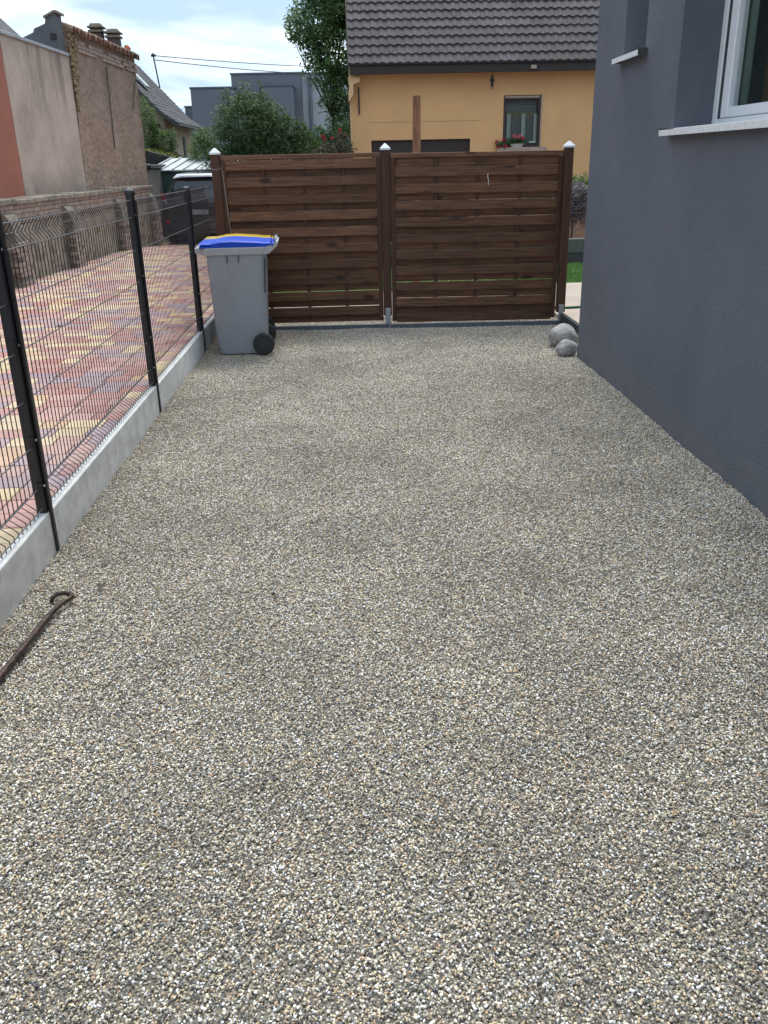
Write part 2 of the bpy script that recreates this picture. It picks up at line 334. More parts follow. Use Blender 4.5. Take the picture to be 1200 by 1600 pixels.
# gravel bed : gridded so that it can undulate
nx, ny = 46, 140
gx0, gx1, gy0, gy1 = -1.443, 2.4, -1.2, 10.3
v = []; f = []
def bed_h(x, y): return 0.010 * mnoise.noise((x * 1.3, y * 1.3, 0)) + 0.006 * mnoise.noise((x * 4, y * 4, 3))
for j in range(ny + 1):
    for i in range(nx + 1):
        x = gx0 + (gx1 - gx0) * i / nx; y = gy0 + (gy1 - gy0) * j / ny
        v.append((x, y, -0.012 + bed_h(x, y)))
for j in range(ny):
    for i in range(nx): a = j * (nx + 1) + i; f.append((a, a + 1, a + nx + 2, a + nx + 1))
bed = MB().add(v, f).build('gravel_bed', M['bed'], kind='structure')

# gravel : pebbles instanced by geometry nodes on a clipped copy of the bed
def in_drive(x, y): return y > 0.75 and (x < 2.075 or y > 7.8) and not (y > 9.55 and x > 2.3) and not (x > 2.31)
fv = [q for q in f if in_drive(sum(v[k][0] for k in q) / 4, sum(v[k][1] for k in q) / 4)]
gme = MB().add(v, fv).mesh('gravel', M['bed'])
gravel = obj('gravel', gme, kind='stuff')
tag(gravel, 'fine mixed grey, cream and brown river gravel covering the driveway', 'gravel')
pm = bpy.data.materials.new('river_pebbles'); pm.use_nodes = True; nt = pm.node_tree; N = nt.nodes.new; L = nt.links.new
b = nt.nodes['Principled BSDF']; b.inputs['Roughness'].default_value = 0.62; b.inputs['Specular IOR Level'].default_value = 0.35
oi = N('ShaderNodeObjectInfo'); rp = N('ShaderNodeValToRGB'); rp.color_ramp.interpolation = 'CONSTANT'
cols = [tuple(min(0.85, c * k) for c, k in zip(q, (1.86, 1.77, 1.58))) for q in [(0.085, 0.088, 0.095), (0.19, 0.185, 0.175), (0.115, 0.105, 0.092), (0.30, 0.275, 0.23), (0.13, 0.137, 0.148), (0.42, 0.385, 0.32), (0.23, 0.19, 0.14),
        (0.28, 0.275, 0.265), (0.62, 0.60, 0.55), (0.17, 0.17, 0.15), (0.36, 0.30, 0.21), (0.065, 0.066, 0.07), (0.30, 0.21, 0.145), (0.48, 0.46, 0.43), (0.74, 0.73, 0.70), (0.15, 0.14, 0.13)]]
wts = [9, 9, 7, 9, 8, 8, 6, 9, 7, 7, 6, 5, 2.2, 7, 3.5, 6]
tot = sum(wts); acc = 0; els = rp.color_ramp.elements
for i, (c, wt) in enumerate(zip(cols, wts)):
    if i < 2: e = els[i]; e.position = acc / tot
    else: e = els.new(acc / tot)
    e.color = (*c, 1); acc += wt
els[1].position = wts[0] / tot
L(oi.outputs['Random'], rp.inputs[0])
tcp = N('ShaderNodeTexCoord'); nzp = N('ShaderNodeTexNoise'); nzp.inputs['Scale'].default_value = 1.5; L(tcp.outputs['Object'], nzp.inputs[0])
geo = N('ShaderNodeNewGeometry'); big = N('ShaderNodeTexNoise'); big.inputs['Scale'].default_value = 1.1; big.inputs['Detail'].default_value = 5; big.inputs['Roughness'].default_value = 0.65; L(geo.outputs['Position'], big.inputs[0])
m1 = N('ShaderNodeMapRange'); m1.inputs[1].default_value = 0.3; m1.inputs[2].default_value = 0.7; m1.inputs[3].default_value = 0.78; m1.inputs[4].default_value = 1.22; L(big.outputs[0], m1.inputs[0])
hv = N('ShaderNodeHueSaturation'); L(rp.outputs[0], hv.inputs['Color']); L(m1.outputs[0], hv.inputs['Value']); L(hv.outputs[0], b.inputs['Base Color'])
gme.materials.append(pm)

ng = bpy.data.node_groups.new('gravel_scatter', 'GeometryNodeTree')
ng.interface.new_socket('Geometry', in_out='INPUT', socket_type='NodeSocketGeometry')
ng.interface.new_socket('Geometry', in_out='OUTPUT', socket_type='NodeSocketGeometry')
N = ng.nodes.new; L = ng.links.new
gi = N('NodeGroupInput'); go = N('NodeGroupOutput')
dp = N('GeometryNodeDistributePointsOnFaces'); dp.inputs['Density'].default_value = 36000; L(gi.outputs[0], dp.inputs['Mesh'])
g2i = N('GeometryNodeGeometryToInstance')
for k in range(6):
    ico = N('GeometryNodeMeshIcoSphere'); ico.inputs['Radius'].default_value = 1.0; ico.inputs['Subdivisions'].default_value = 2
    sp = N('GeometryNodeSetPosition'); L(ico.outputs[0], sp.inputs['Geometry'])
    ps = N('GeometryNodeInputPosition'); no = N('ShaderNodeTexNoise'); no.noise_dimensions = '4D'; no.inputs['W'].default_value = 7.3 * k + 1; no.inputs['Scale'].default_value = 0.9; no.inputs['Detail'].default_value = 1
    L(ps.outputs[0], no.inputs['Vector'])
    sb = N('ShaderNodeVectorMath'); sb.operation = 'SUBTRACT'; sb.inputs[1].default_value = (0.5, 0.5, 0.5); L(no.outputs['Color'], sb.inputs[0])
    sc = N('ShaderNodeVectorMath'); sc.operation = 'SCALE'; sc.inputs['Scale'].default_value = 1.3; L(sb.outputs[0], sc.inputs[0]); L(sc.outputs[0], sp.inputs['Offset'])
    tr = N('GeometryNodeTransform'); tr.inputs['Scale'].default_value = [(1.25, 0.9, 0.6), (1.0, 1.0, 0.7), (1.4, 0.8, 0.55), (1.1, 0.85, 0.75), (1.2, 1.05, 0.5), (0.95, 0.8, 0.65)][k]
    L(sp.outputs[0], tr.inputs[0])
    ss = N('GeometryNodeSetShadeSmooth'); L(tr.outputs[0], ss.inputs[0])
    sm = N('GeometryNodeSetMaterial'); sm.inputs['Material'].default_value = pm; L(ss.outputs[0], sm.inputs[0]); L(sm.outputs[0], g2i.inputs[0])
io = N('GeometryNodeInstanceOnPoints'); L(dp.outputs[0], io.inputs['Points']); L(g2i.outputs[0], io.inputs['Instance']); io.inputs['Pick Instance'].default_value = True
rr = N('FunctionNodeRandomValue'); rr.data_type = 'FLOAT_VECTOR'; rr.inputs[0].default_value = (-0.5, -0.5, 0); rr.inputs[1].default_value = (0.5, 0.5, 6.283); L(rr.outputs[0], io.inputs['Rotation'])
rs = N('FunctionNodeRandomValue'); rs.data_type = 'FLOAT'; rs.inputs[2].default_value = 0.0; rs.inputs[3].default_value = 0.97; rs.inputs['Seed'].default_value = 5
pw = N('ShaderNodeMath'); pw.operation = 'POWER'; pw.inputs[1].default_value = 1.8; L(rs.outputs[1], pw.inputs[0])
mr = N('ShaderNodeMath'); mr.operation = 'MULTIPLY_ADD'; mr.inputs[1].default_value = 0.0024; mr.inputs[2].default_value = 0.0021; L(pw.outputs[0], mr.inputs[0]); L(mr.outputs[0], io.inputs['Scale'])
ti = N('GeometryNodeTranslateInstances'); ti.inputs['Local Space'].default_value = False
rz = N('FunctionNodeRandomValue'); rz.data_type = 'FLOAT_VECTOR'; rz.inputs[0].default_value = (0, 0, 0.0); rz.inputs[1].default_value = (0, 0, 0.011); rz.inputs['Seed'].default_value = 9
L(rz.outputs[0], ti.inputs['Translation']); L(io.outputs[0], ti.inputs[0]); L(ti.outputs[0], go.inputs[0])
gm = gravel.modifiers.new('scatter', 'NODES'); gm.node_group = ng

# ------------------------------------------------------------------ neighbour's paved yard
pb = MB()
prof = [(-2, yard_z(-2) - 0.006), (18.3, yard_z(18.3) - 0.006), (21.3, yard_z(21.3) - 0.006), (34, yard_z(34) - 0.006)]
pts = []
for y, z in prof: pts += [(-9.5, y, z), (-1.497, y, z)]
pb.add(pts, [(2 * i, 2 * i + 1, 2 * i + 3, 2 * i + 2) for i in range(3)])
M['joint'] = mat('paver_joint_sand', (0.09, 0.07, 0.06), 0.95, 0.2, 40)
yard = pb.build('paved_yard', M['joint'], kind='structure')
pav_cache = {}
def paver_mesh(ln, ci):
    k = (ln, ci)
    if k not in pav_cache:
        pav_cache[k] = MB().box(0.003, ln - 0.003, 0.003, 0.177, -0.03, 0.002, 0.004).mesh('paver', PAV[ci])
    return pav_cache[k]
far = MB(); n_p = 0
prng = random.Random(3)
rows = []
for r in range(0, 112):
    y = 1.72 + r * 0.18
    x = -1.5 - prng.random() * 0.16
    first = True
    # courses run from the kerb to the low wall
    x = -1.500
    while x > -4.75:
        ln = prng.choice([0.16, 0.20, 0.20, 0.24, 0.24, 0.28])
        if first: ln = prng.choice([0.10, 0.16, 0.22]); first = False
        ln = min(ln, x + 4.9)
        # mottled colour groups
        q = 0.28 * mnoise.noise((x * 0.8, y * 0.6, 4.0)) + prng.uniform(-0.55, 0.55)
        ci = 2 if q < -0.34 else 1 if q < -0.10 else 3 if q < 0.17 else 4 if q < 0.27 else 0
        rows.append((y, x - ln, ln, ci)); x -= ln
# the camera sees little of x > -1.55 close by, parts are the nearest 300 in view
vis = [p for p in rows if p[1] > -1.9 - (p[0] - 2.7) * 0.42 and p[0] > 2.6]
vis = vis[:300]; vs_ = set(id(p) for p in vis)
for p in rows:
    y, x, ln, ci = p; z = yard_z(y)
    dz = prng.uniform(-0.0015, 0.0015)
    if id(p) in vs_:
        obj('paver', paver_mesh(round(ln, 3), ci), yard, loc=(x, y, z + dz))
    else:
        far.cur = ci
        z1 = yard_z(y + 0.18)
        a, b_, c, d = x + 0.0035, x + ln - 0.0035, y + 0.0035, y + 0.1765
        t = 0.002 + dz
        far.add([(a, c, z - 0.02), (b_, c, z - 0.02), (b_, d, z1 - 0.02), (a, d, z1 - 0.02), (a, c, z + t), (b_, c, z + t), (b_, d, z1 + t), (a, d, z1 + t)],
                [(4, 5, 6, 7), (0, 1, 5, 4), (1, 2, 6, 5), (2, 3, 7, 6), (3, 0, 4, 7)])
far.build('far_pavers', PAV, yard, kind='stuff')
M['kerbdark'] = M['concrete']

# a few fallen leaves on the yard
for k, (x, y) in enumerate([(-3.05, 9.1), (-3.6, 12.3)]):
    o = MB().add([(0, 0, 0.004), (0.05, 0.02, 0.012), (0.07, 0.06, 0.004), (0.02, 0.045, 0.015)], [(0, 1, 2), (0, 2, 3)]).build('fallen_leaf', M['darkdoor'], loc=(x, y, yard_z(y) + 0.003))
    tag(o, ['small brown fallen leaf on the paved yard between the near fence panels', 'small brown fallen leaf on the paved yard nearer the low wall'][k], 'leaf')

# ------------------------------------------------------------------ kerb
POSTS = [1.33, 3.83, 6.31, 8.53]
kerb = thing('concrete_kerb', 'grey precast concrete kerb plates along the left edge of the gravel, under the mesh fence', 'kerb')
ends = [-1.2] + POSTS + [9.66]
for i in range(len(ends) - 1):
    a, b_ = ends[i] + 0.006, ends[i + 1] - 0.006
    MB().box(-1.495, -1.445, a, b_, -0.12, [0.205, 0.208, 0.204, 0.200, 0.202][i], 0.004).build('kerb_plate', M['concrete'], kerb)

# ------------------------------------------------------------------ mesh fence
fence = thing('wire_mesh_fence', 'black rigid wire mesh fence standing on the concrete kerb beside the paved yard', 'fence', loc=(-1.47, 3.8, 0.2))
FO = Vector((-1.47, 3.8, 0.2))
def post_mesh(h):
    return MB().box(-0.025, 0.022, -0.032, 0.032, 0.006, h, 0.005).mesh('fence_post', M['black'])
for i, y in enumerate(POSTS):
    h = [1.42, 1.425, 1.34, 1.30][i]
    p = obj('fence_post', post_mesh(h), fence, loc=(0, y - FO.y, 0))
    MB().box(0.024, 0.036, -0.012, 0.016, -0.195, h - 0.05, 0.002).build('post_flange', M['black'], p)
    MB().box(0.0225, 0.0245, 0.018, 0.021, 0.02, h - 0.03).build('post_groove', M['rubber'], p)
    # rounded cap
    ring = []
    cp = MB(); rings = []
    for t in range(5):
        a = t / 4 * math.pi / 2; s = math.cos(a) * 0.9 + 0.1; zz = h + 0.022 * math.sin(a)
        rings.append([(ux * 0.031 * s, uy * 0.038 * s, zz) for ux, uy in [(-1, -.7), (-.7, -1), (.7, -1), (1, -.7), (1, .7), (.7, 1), (-.7, 1), (-1, .7)]])
    rings.insert(0, [(x, yy, h - 0.02) for x, yy, _ in rings[0]])
    cp.loft(rings).build('post_cap', M['black'], p)
    for zz in (0.14, 0.36, 0.79, 1.19):
        MB().tube([(0.024, -0.015, zz), (0.0285, -0.015, zz)], 0.006, 8).build('post_bolt', M['whitecap'] if zz in (0.36, 0.14) else M['galv'], p)
        MB().box(-0.004, 0.020, -0.05, -0.033, zz - 0.02, zz + 0.02, 0.002).build('post_clip', M['black'], p)
# panel: vertical wire profile (x offset, z)
WP = [(0.0, 0.012), (0.0, 0.045), (-0.050, 0.085), (0.0, 0.130), (0.0, 0.33), (0.0, 0.54), (0.0, 0.755), (0.0, 0.965), (0.0, 1.185), (-0.036, 1.235), (0.0, 1.288), (0.0, 1.293)]
wire_me = MB().tube([(x, 0, z) for x, z in WP], 0.0026, 5).mesh('vertical_wire', M['black'])
HW = [(0.006, 0.034), (0.006, 0.135), (-0.056, 0.085), (0.006, 0.330), (0.006, 0.540), (0.006, 0.755), (0.006, 0.965), (0.006, 1.180), (-0.042, 1.235), (0.006, 1.288)]
M['wire_h'] = mat('painted_sheen_wire', (0.17, 0.17, 0.175), 0.30, 0.1, 20, spec=0.9)  # glossy highlight on the black coating, painted in as a grey base colour
spans = [(-0.9, POSTS[0]), (POSTS[0], POSTS[1]), (POSTS[1], POSTS[2]), (POSTS[2], POSTS[3]), (POSTS[3], 9.80)]
for a, b_ in spans:
    a += 0.03; b_ -= 0.03
    pn = MB()
    hw = MB()
    for x, z in HW[:1]: hw.tube([(x, 0, z), (x, b_ - a, z)], 0.003, 5)
    panel = hw.build('mesh_panel', M['wire_h'], fence, loc=(0, a - FO.y, 0))
    for x, z in HW[1:]:
        MB().tube([(x, 0, z), (x, b_ - a, z)], 0.003, 5).build('horizontal_wire', M['wire_h'], panel)
    n = int((b_ - a) / 0.05)
    for k in range(n):
        obj('vertical_wire', wire_me, panel, loc=(0, 0.03 + k * 0.05, 0))

# ------------------------------------------------------------------ wooden screen fence
wf = thing('wooden_screen_fence', 'brown stained wooden privacy fence of two slatted panels across the end of the gravel', 'fence', loc=(0.43, 9.76, 0))
def wpost(x, y, h, anchor=True, w=0.09):
    p = MB().box(-w / 2, w / 2, -w / 2, w / 2, 0.10 if anchor else 0.0, h - 0.04, 0.006).build('fence_post', M['woodz'], wf, loc=(x - 0.43, y - 9.76, 0))
    cp = MB(); e = w / 2 + 0.008
    r1 = [(-e, -e, h - 0.052), (e, -e, h - 0.052), (e, e, h - 0.052), (-e, e, h - 0.052)]
    r2 = [(a, b, h - 0.034) for a, b, _ in r1]; r3 = [(a * 0.12, b * 0.12, h + 0.012) for a, b, _ in r1]
    cp.loft([r1, r2, r3]).build('post_cap', M['whitecap'], p)
    if anchor:
        an = MB().box(-0.028, 0.028, -w / 2 - 0.008, -w / 2 - 0.002, -0.03, 0.19, 0.001)
        an.build('post_anchor', M['galv'], p)
        for zz in (0.055, 0.165): MB().tube([(0, -w / 2 - 0.009, zz), (0, -w / 2 - 0.014, zz)], 0.008, 6).build('anchor_bolt', M['galv'], p)
    return p
wpost(-1.355, 9.79, 1.85, False)
wpost(0.415, 9.77, 1.86)
wpost(2.335, 9.70, 1.845)
frng = random.Random(11)
def slat_mesh(ln, h, bow):
    s = MB(); n = 32; rings = []
    for i in range(n + 1):
        t = i / n; x = t * ln; yy = -bow * abs(math.sin(t * math.pi * 4)) if bow else 0
        rings.append([(x, yy - 0.004, 0.0), (x, yy - 0.0055, 0.004), (x, yy - 0.0055, h - 0.004), (x, yy - 0.004, h), (x, yy + 0.004, h), (x, yy + 0.004, 0)])
    return s.loft(rings).mesh('slat', M['wood'])
def wpanel(x0, x1, y, z0, z1, first_front, drop):
    W = x1 - x0
    fr = MB().box(0, W, -0.022, 0.022, z1 - z0 - 0.045, z1 - z0, 0.003).build('fence_panel', M['wood'], wf, loc=(x0 - 0.43, y - 9.76, z0), rot=(0, drop, 0))
    H = z1 - z0
    for a, b_ in ((0, 0.047), (W - 0.047, W)): MB().box(a, b_, -0.024, 0.020, 0, H - 0.047, 0.003).build('stile', M['woodz'], fr)
    MB().box(0.05, W - 0.05, -0.006, 0.012, 0, 0.04, 0.003).build('bottom_rail', M['wood'], fr)
    fr_me = slat_mesh(W - 0.095, 0.094, 0.009); re_me = slat_mesh(W - 0.095, 0.104 if first_front else 0.094, 0.0)
    for k in (0.26, 0.51, 0.755):
        bx = k * W + frng.uniform(-0.01, 0.01)
        MB().box(bx - 0.016, bx + 0.016, -0.012, 0.006, 0.02, H - 0.047, 0.002).build('batten', M['woodz'], fr)
        bx += 0.028
    pitch = (H - 0.05) / 10.0
    for k in range(10):
        zt = H - 0.047 - k * pitch - (0 if first_front else pitch / 2)
        sx = 1
        o = obj('slat', fr_me, fr, loc=(0.0475, -0.023, zt - 0.097 + frng.uniform(-0.003, 0.002)), rot=(R(frng.uniform(-3, 1)), frng.uniform(-0.002, 0.002), 0))
        zr = zt - 0.097 - (pitch - 0.097) / 2 - 0.044
        zr = max(zr, 0.002)
        if True:
            obj('slat', re_me, fr, loc=(0.0475, 0.017, zr + (frng.uniform(-0.002, 0.0035) if first_front else frng.choice([-0.001, 0.002, 0.006, 0.009]))), rot=(R(frng.uniform(-1, 3)), frng.uniform(-0.002, 0.002), 0))
    if not first_front:
        obj('slat', re_me, fr, loc=(0.0475, 0.017, H - 0.047 - 0.0905))
wpanel(-1.303, 0.367, 9.79, 0.045, 1.785, True, 0.0)
wpanel(0.463, 2.280, 9.735, 0.045, 1.775, False, 0.004)
o = MB().tube([(1.49, 9.70, 1.56), (1.488, 9.69, 1.52), (1.497, 9.69, 1.49), (1.495, 9.69, 1.44)], 0.0035, 5).build('string', M['string'])
tag(o, 'short white string hanging on the right wooden fence panel', 'string')
o = MB().tube([(-1.40, 9.735, 1.66), (-1.345, 9.733, 1.65), (-1.295, 9.735, 1.67), (-1.285, 9.74, 1.62), (-1.27, 9.755, 1.3), (-1.25, 9.755, 1.0)], 0.0014, 5).build('wire_tie', M['string'])
tag(o, 'thin pale wire tied round the leftmost wooden fence post', 'wire')

# edging board before the wooden fence
o = MB().box(-1.42, 0.42, -0.015, 0.015, -0.03, 0.036, 0.003).build('edging_strip', M['edging'], loc=(0, 9.60, 0), rot=(0, 0, -0.03))
tag(o, 'blue grey edging strip at the foot of the left wooden panel, running behind the bins', 'edging', )
o = MB().box(0.43, 2.30, -0.015, 0.015, -0.03, 0.036, 0.003).build('edging_strip', M['edging'], loc=(0, 9.592, 0), rot=(0, 0, -0.028))
tag(o, 'blue grey edging strip under the right wooden panel, ending by the boulders', 'edging')

# ------------------------------------------------------------------ grey house on the right
gh = thing('grey_house', 'blue grey rendered house wall with white framed window on the right of the gravel', 'house', loc=(2.072, 7.85, 0))
GO = (2.072, 7.85)
def wall_x(xf, y0, y1, z0, z1, holes, depth):
    """wall facing -x at x=xf with openings (ya,yb,za,zb) and reveals going to +x; local to GO"""
    ys = sorted({y0, y1, *[h[0] for h in holes], *[h[1] for h in holes]}); zs = sorted({z0, z1, *[h[2] for h in holes], *[h[3] for h in holes]})
    s = MB(); L0 = lambda x, y, z: (x - GO[0], y - GO[1], z)
    for i in range(len(ys) - 1):
        for j in range(len(zs) - 1):
            yc = (ys[i] + ys[i + 1]) / 2; zc = (zs[j] + zs[j + 1]) / 2
            if any(h[0] < yc < h[1] and h[2] < zc < h[3] for h in holes): continue
            s.add([L0(xf, ys[i], zs[j]), L0(xf, ys[i + 1], zs[j]), L0(xf, ys[i + 1], zs[j + 1]), L0(xf, ys[i], zs[j + 1])], [(0, 1, 2, 3)])
    for a, b_, c, d in holes:
        for (p, q) in (((a, c), (b_, c)), ((b_, c), (b_, d)), ((b_, d), (a, d)), ((a, d), (a, c))):
            s.add([L0(xf, *p), L0(xf, *q), L0(xf + depth, *q), L0(xf + depth, *p)], [(0, 1, 2, 3)])
    return s
H1 = (4.35, 5.885, 1.845, 3.25); H2 = (6.58, 7.08, 2.365, 3.25)
wl = wall_x(2.072, -3.0, 7.85, -0.2, 4.6, [H1, H2], 0.30)
L0 = lambda x, y, z: (x - GO[0], y - GO[1], z)
wl.add([L0(2.072, 7.85, -.2), L0(10, 7.85, -.2), L0(10, 7.85, 4.6), L0(2.072, 7.85, 4.6), L0(2.072, -3, -.2), L0(10, -3, -.2), L0(10, -3, 4.6), L0(2.072, -3, 4.6)],
       [(0, 1, 2, 3), (5, 4, 7, 6), (1, 5, 6, 2), (3, 2, 6, 7)])
wl.build('wall', M['render'], gh)
MB().box(-0.06, 8.0, -10.9, 0.06, 4.6, 4.68, 0.01).build('parapet_cap', M['zinc'], gh)
def window_x(h, xf, mid=None):
    a, b_, c, d = h
    s = MB(); t = 0.062
    def bx(y0, y1, z0, z1, x0=xf, x1=xf + 0.07, bev=0.004): s.box(x0 - GO[0], x1 - GO[0], y0 - GO[1], y1 - GO[1], z0, z1, bev)
    bx(a + .002, a + t, c + .002, d - .002); bx(b_ - 0.066, b_ - .002, c + .002, d - .002, xf - 0.004, xf + 0.06)
    bx(a + t, b_ - t, c + .004, c + 0.055); bx(a + t, b_ - t, d - 0.055, d - .004)
    fr = s.build('window', M['pvc'], gh)
    s = MB(); y1 = b_ - 0.032; 
    s.box(xf + 0.004 - GO[0], xf + 0.04 - GO[0], b_ - 0.122 - GO[1], b_ - 0.068 - GO[1], c + 0.006, d - 0.006); s.build('gasket', M['gasket'], fr)
    s = MB()
    def sx_(y0, y1, z0, z1): s.box(xf - 0.004 - GO[0], xf + 0.06 - GO[0], y0 - GO[1], y1 - GO[1], z0, z1, 0.005)
    sx_(b_ - 0.225, b_ - 0.124, c + 0.058, d - 0.06); sx_(a + t + .003, a + t + 0.075, c + 0.058, d - 0.06)
    sx_(a + t + 0.077, b_ - 0.227, c + 0.058, c + 0.115); sx_(a + t + 0.077, b_ - 0.227, d - 0.12, d - 0.06)
    s.build('sash', M['pvc'], fr)
    MB().box(xf + 0.028 - GO[0], xf + 0.034 - GO[0], a + t + 0.07 - GO[1], b_ - 0.22 - GO[1], c + 0.11, d - 0.11).build('pane', M['glass'], fr)
    return fr
w1 = window_x(H1, 2.072 + 0.245)
# rooms behind the windows, with a curtain
s = MB(); x0 = 2.072 + 0.305 - GO[0]
s.add([(x0, -4.6, 0.9), (x0 + 1.3, -4.6, 0.9), (x0 + 1.3, -0.3, 0.9), (x0, -0.3, 0.9), (x0, -4.6, 3.6), (x0 + 1.3, -4.6, 3.6), (x0 + 1.3, -0.3, 3.6), (x0, -0.3, 3.6)], [(0, 1, 2, 3), (4, 5, 6, 7), (0, 1, 5, 4), (1, 2, 6, 5), (2, 3, 7, 6)])
s.build('room', M['room'], gh)
cs = MB(); pts = []
for i in range(41):
    t = i / 40; pts.append((x0 + 0.035 + 0.02 * math.sin(t * 34), -1.85 - 0.36 * t))
v_ = [(x, y, 1.75) for x, y in pts] + [(x, y, 3.3) for x, y in pts]
cs.add(v_, [(i, i + 1, i + 42, i + 41) for i in range(40)]).build('curtain', M['curtain'], w1)
w2 = window_x(H2, 2.072 + 0.245)
def sill_x(y0, y1, z, parent, tip=False):
    prof = [(-0.065, z - 0.045), (-0.062, z - 0.046), (-0.062, z - 0.012), (0.24, z + 0.012), (0.24, z - 0.02), (-0.045, z - 0.022)]
    s = MB()
    s.prism([(-0.068, z - 0.040), (-0.060, z - 0.040), (-0.060, z - 0.012), (-0.001, z - 0.007), (-0.001, z - 0.003), (-0.068, z - 0.006)], 'y', y0 - GO[1], y1 - GO[1])
    s.box(0.0005, 0.24, y0 + 0.062 - GO[1], y1 - 0.062 - GO[1], z - 0.008, z + 0.004)
    so_ = s.build('window_sill', M['alu'], parent)
    MB().box(-0.066, -0.001, y0 - 0.004 - GO[1], y0 - 0.0005 - GO[1], z - 0.036, z + 0.006).box(-0.066, -0.001, y1 + 0.0005 - GO[1], y1 + 0.004 - GO[1], z - 0.036, z + 0.004).build('sill_end', M['gasket'], parent)
    return so_
sill_x(4.29, 5.945, 1.852, w1); sill_x(6.53, 7.14, 2.372, w2)

# ------------------------------------------------------------------ wheelie bins
def rrect(cx_, cy_, hx, hy, r, z, n=4):
    pts = []
    for qx, qy, a0 in ((1, 1, 0), (-1, 1, 90), (-1, -1, 180), (1, -1, 270)):
        for k in range(n + 1):
            a = R(a0 + 90 * k / n); pts.append((cx_ + qx * (hx - r) + r * math.cos(a), cy_ + qy * (hy - r) + r * math.sin(a), z))
    return pts
def make_bin(loc, rz, lidmat, label, group):
    t = thing('wheelie_bin', label, 'bin', loc=loc, rz=rz, group=group)
    b = MB()
    def ring(z):
        k = z / 0.95
        x0 = -0.262 - 0.035 * k; x1 = 0.205 + 0.045 * k
        if z < 0.10: x0 += (0.10 - z) * 0.15
        hy = 0.225 + 0.045 * k
        return rrect((x0 + x1) / 2, 0, (x1 - x0) / 2, hy, 0.055, z)
    b.loft([ring(z) for z in (0.012, 0.03, 0.10, 0.4, 0.7, 0.92, 0.955)]).build('body', M['binbody'], t, smooth=False)
    # side ribs under the rim
    for sy in (-1, 1):
        for x in (-0.105, -0.0):
            MB().prism([(x - 0.004, 0.86), (x + 0.004, 0.86), (x + 0.004, 0.945), (x - 0.004, 0.945)], 'y', sy * 0.262, sy * 0.280).build('rib', M['gasket'], t)
    rim = MB(); rr_ = []
    for z, e in ((0.925, 0.006), (0.932, 0.022), (0.985, 0.030), (0.995, 0.022), (0.995, 0.0)):
        rr_.append(rrect(-0.025, 0, 0.275 + e, 0.270 + e * 0.6, 0.05, z))
    rim.loft(rr_)
    rim.prism([(-0.33, 0.935), (-0.39, 0.950), (-0.395, 0.992), (-0.30, 0.993), (-0.30, 0.94)], 'y', -0.24, 0.24)
    rim.build('rim', M['binrim'], t)
    # lid with front grip and domed back
    lid = MB()
    prof = [(-0.345, 0.996), (-0.345, 1.020), (-0.235, 1.024), (-0.235, 1.032), (-0.355, 1.048), (-0.350, 1.054), (-0.245, 1.056), (-0.15, 1.083), (-0.05, 1.088), (0.16, 1.066), (0.235, 1.052), (0.30, 1.050), (0.305, 1.030), (0.25, 0.996)]
    P = []
    for yy, k in ((-0.282, 0.80), (-0.262, 1.0), (0.262, 1.0), (0.282, 0.80)):
        P.append([(x, yy, 0.996 + (z - 0.996) * k * 0.66) for x, z in prof])
    lid.loft(P).build('lid', lidmat, t)
    # handle and hinge at the back
    hd = MB()
    for sy in (-1, 1): hd.prism([(0.235, 0.925), (0.285, 0.935), (0.362, 1.000), (0.372, 1.028), (0.345, 1.034), (0.315, 1.010), (0.24, 0.992)], 'y', sy * 0.268 - 0.014, sy * 0.268 + 0.014)
    hd.build('handle_bracket', M['binrim'], t)
    MB().tube([(0.358, -0.27, 1.022), (0.358, 0.27, 1.022)], 0.014, 10).build('handle', M['binrim'], t, smooth=True)
    MB().tube([(0.318, -0.285, 1.012), (0.318, 0.285, 1.012)], 0.011, 10).build('hinge_pin', lidmat, t, smooth=True)
    # vertical slot on the side near the back
    MB().prism([(0.232, 0.89), (0.247, 0.89), (0.228, 0.58), (0.217, 0.58)], 'y', -0.268, -0.2565).build('side_slot', M['wheel'], t)
    MB().tube([(0.178, -0.27, 0.10), (0.178, 0.27, 0.10)], 0.011, 8).build('axle', M['galv'], t)
    for sy in (-1, 1):
        wz = MB(); n = 28; rings = []
        for yy, r_ in ((0.245, 0.085), (0.247, 0.098), (0.256, 0.1035), (0.284, 0.1035), (0.293, 0.098), (0.294, 0.076), (0.288, 0.072), (0.288, 0.03), (0.292, 0.026)):
            rings.append([(0.178 + r_ * math.cos(2 * math.pi * k / n), sy * yy, 0.105 + r_ * math.sin(2 * math.pi * k / n)) for k in range(n)])
        wz.loft(rings).build('wheel', M['wheel'], t)
    return t
make_bin((-1.03, 8.56, 0.0), 0.05, M['blue'], 'grey wheeled bin with blue lid, nearer of the two by the fence', 'bins in the corner')
make_bin((-1.09, 9.17, -0.02), 0.05, M['yellow'], 'grey wheeled bin with yellow lid, hidden behind the blue lidded one', 'bins in the corner')

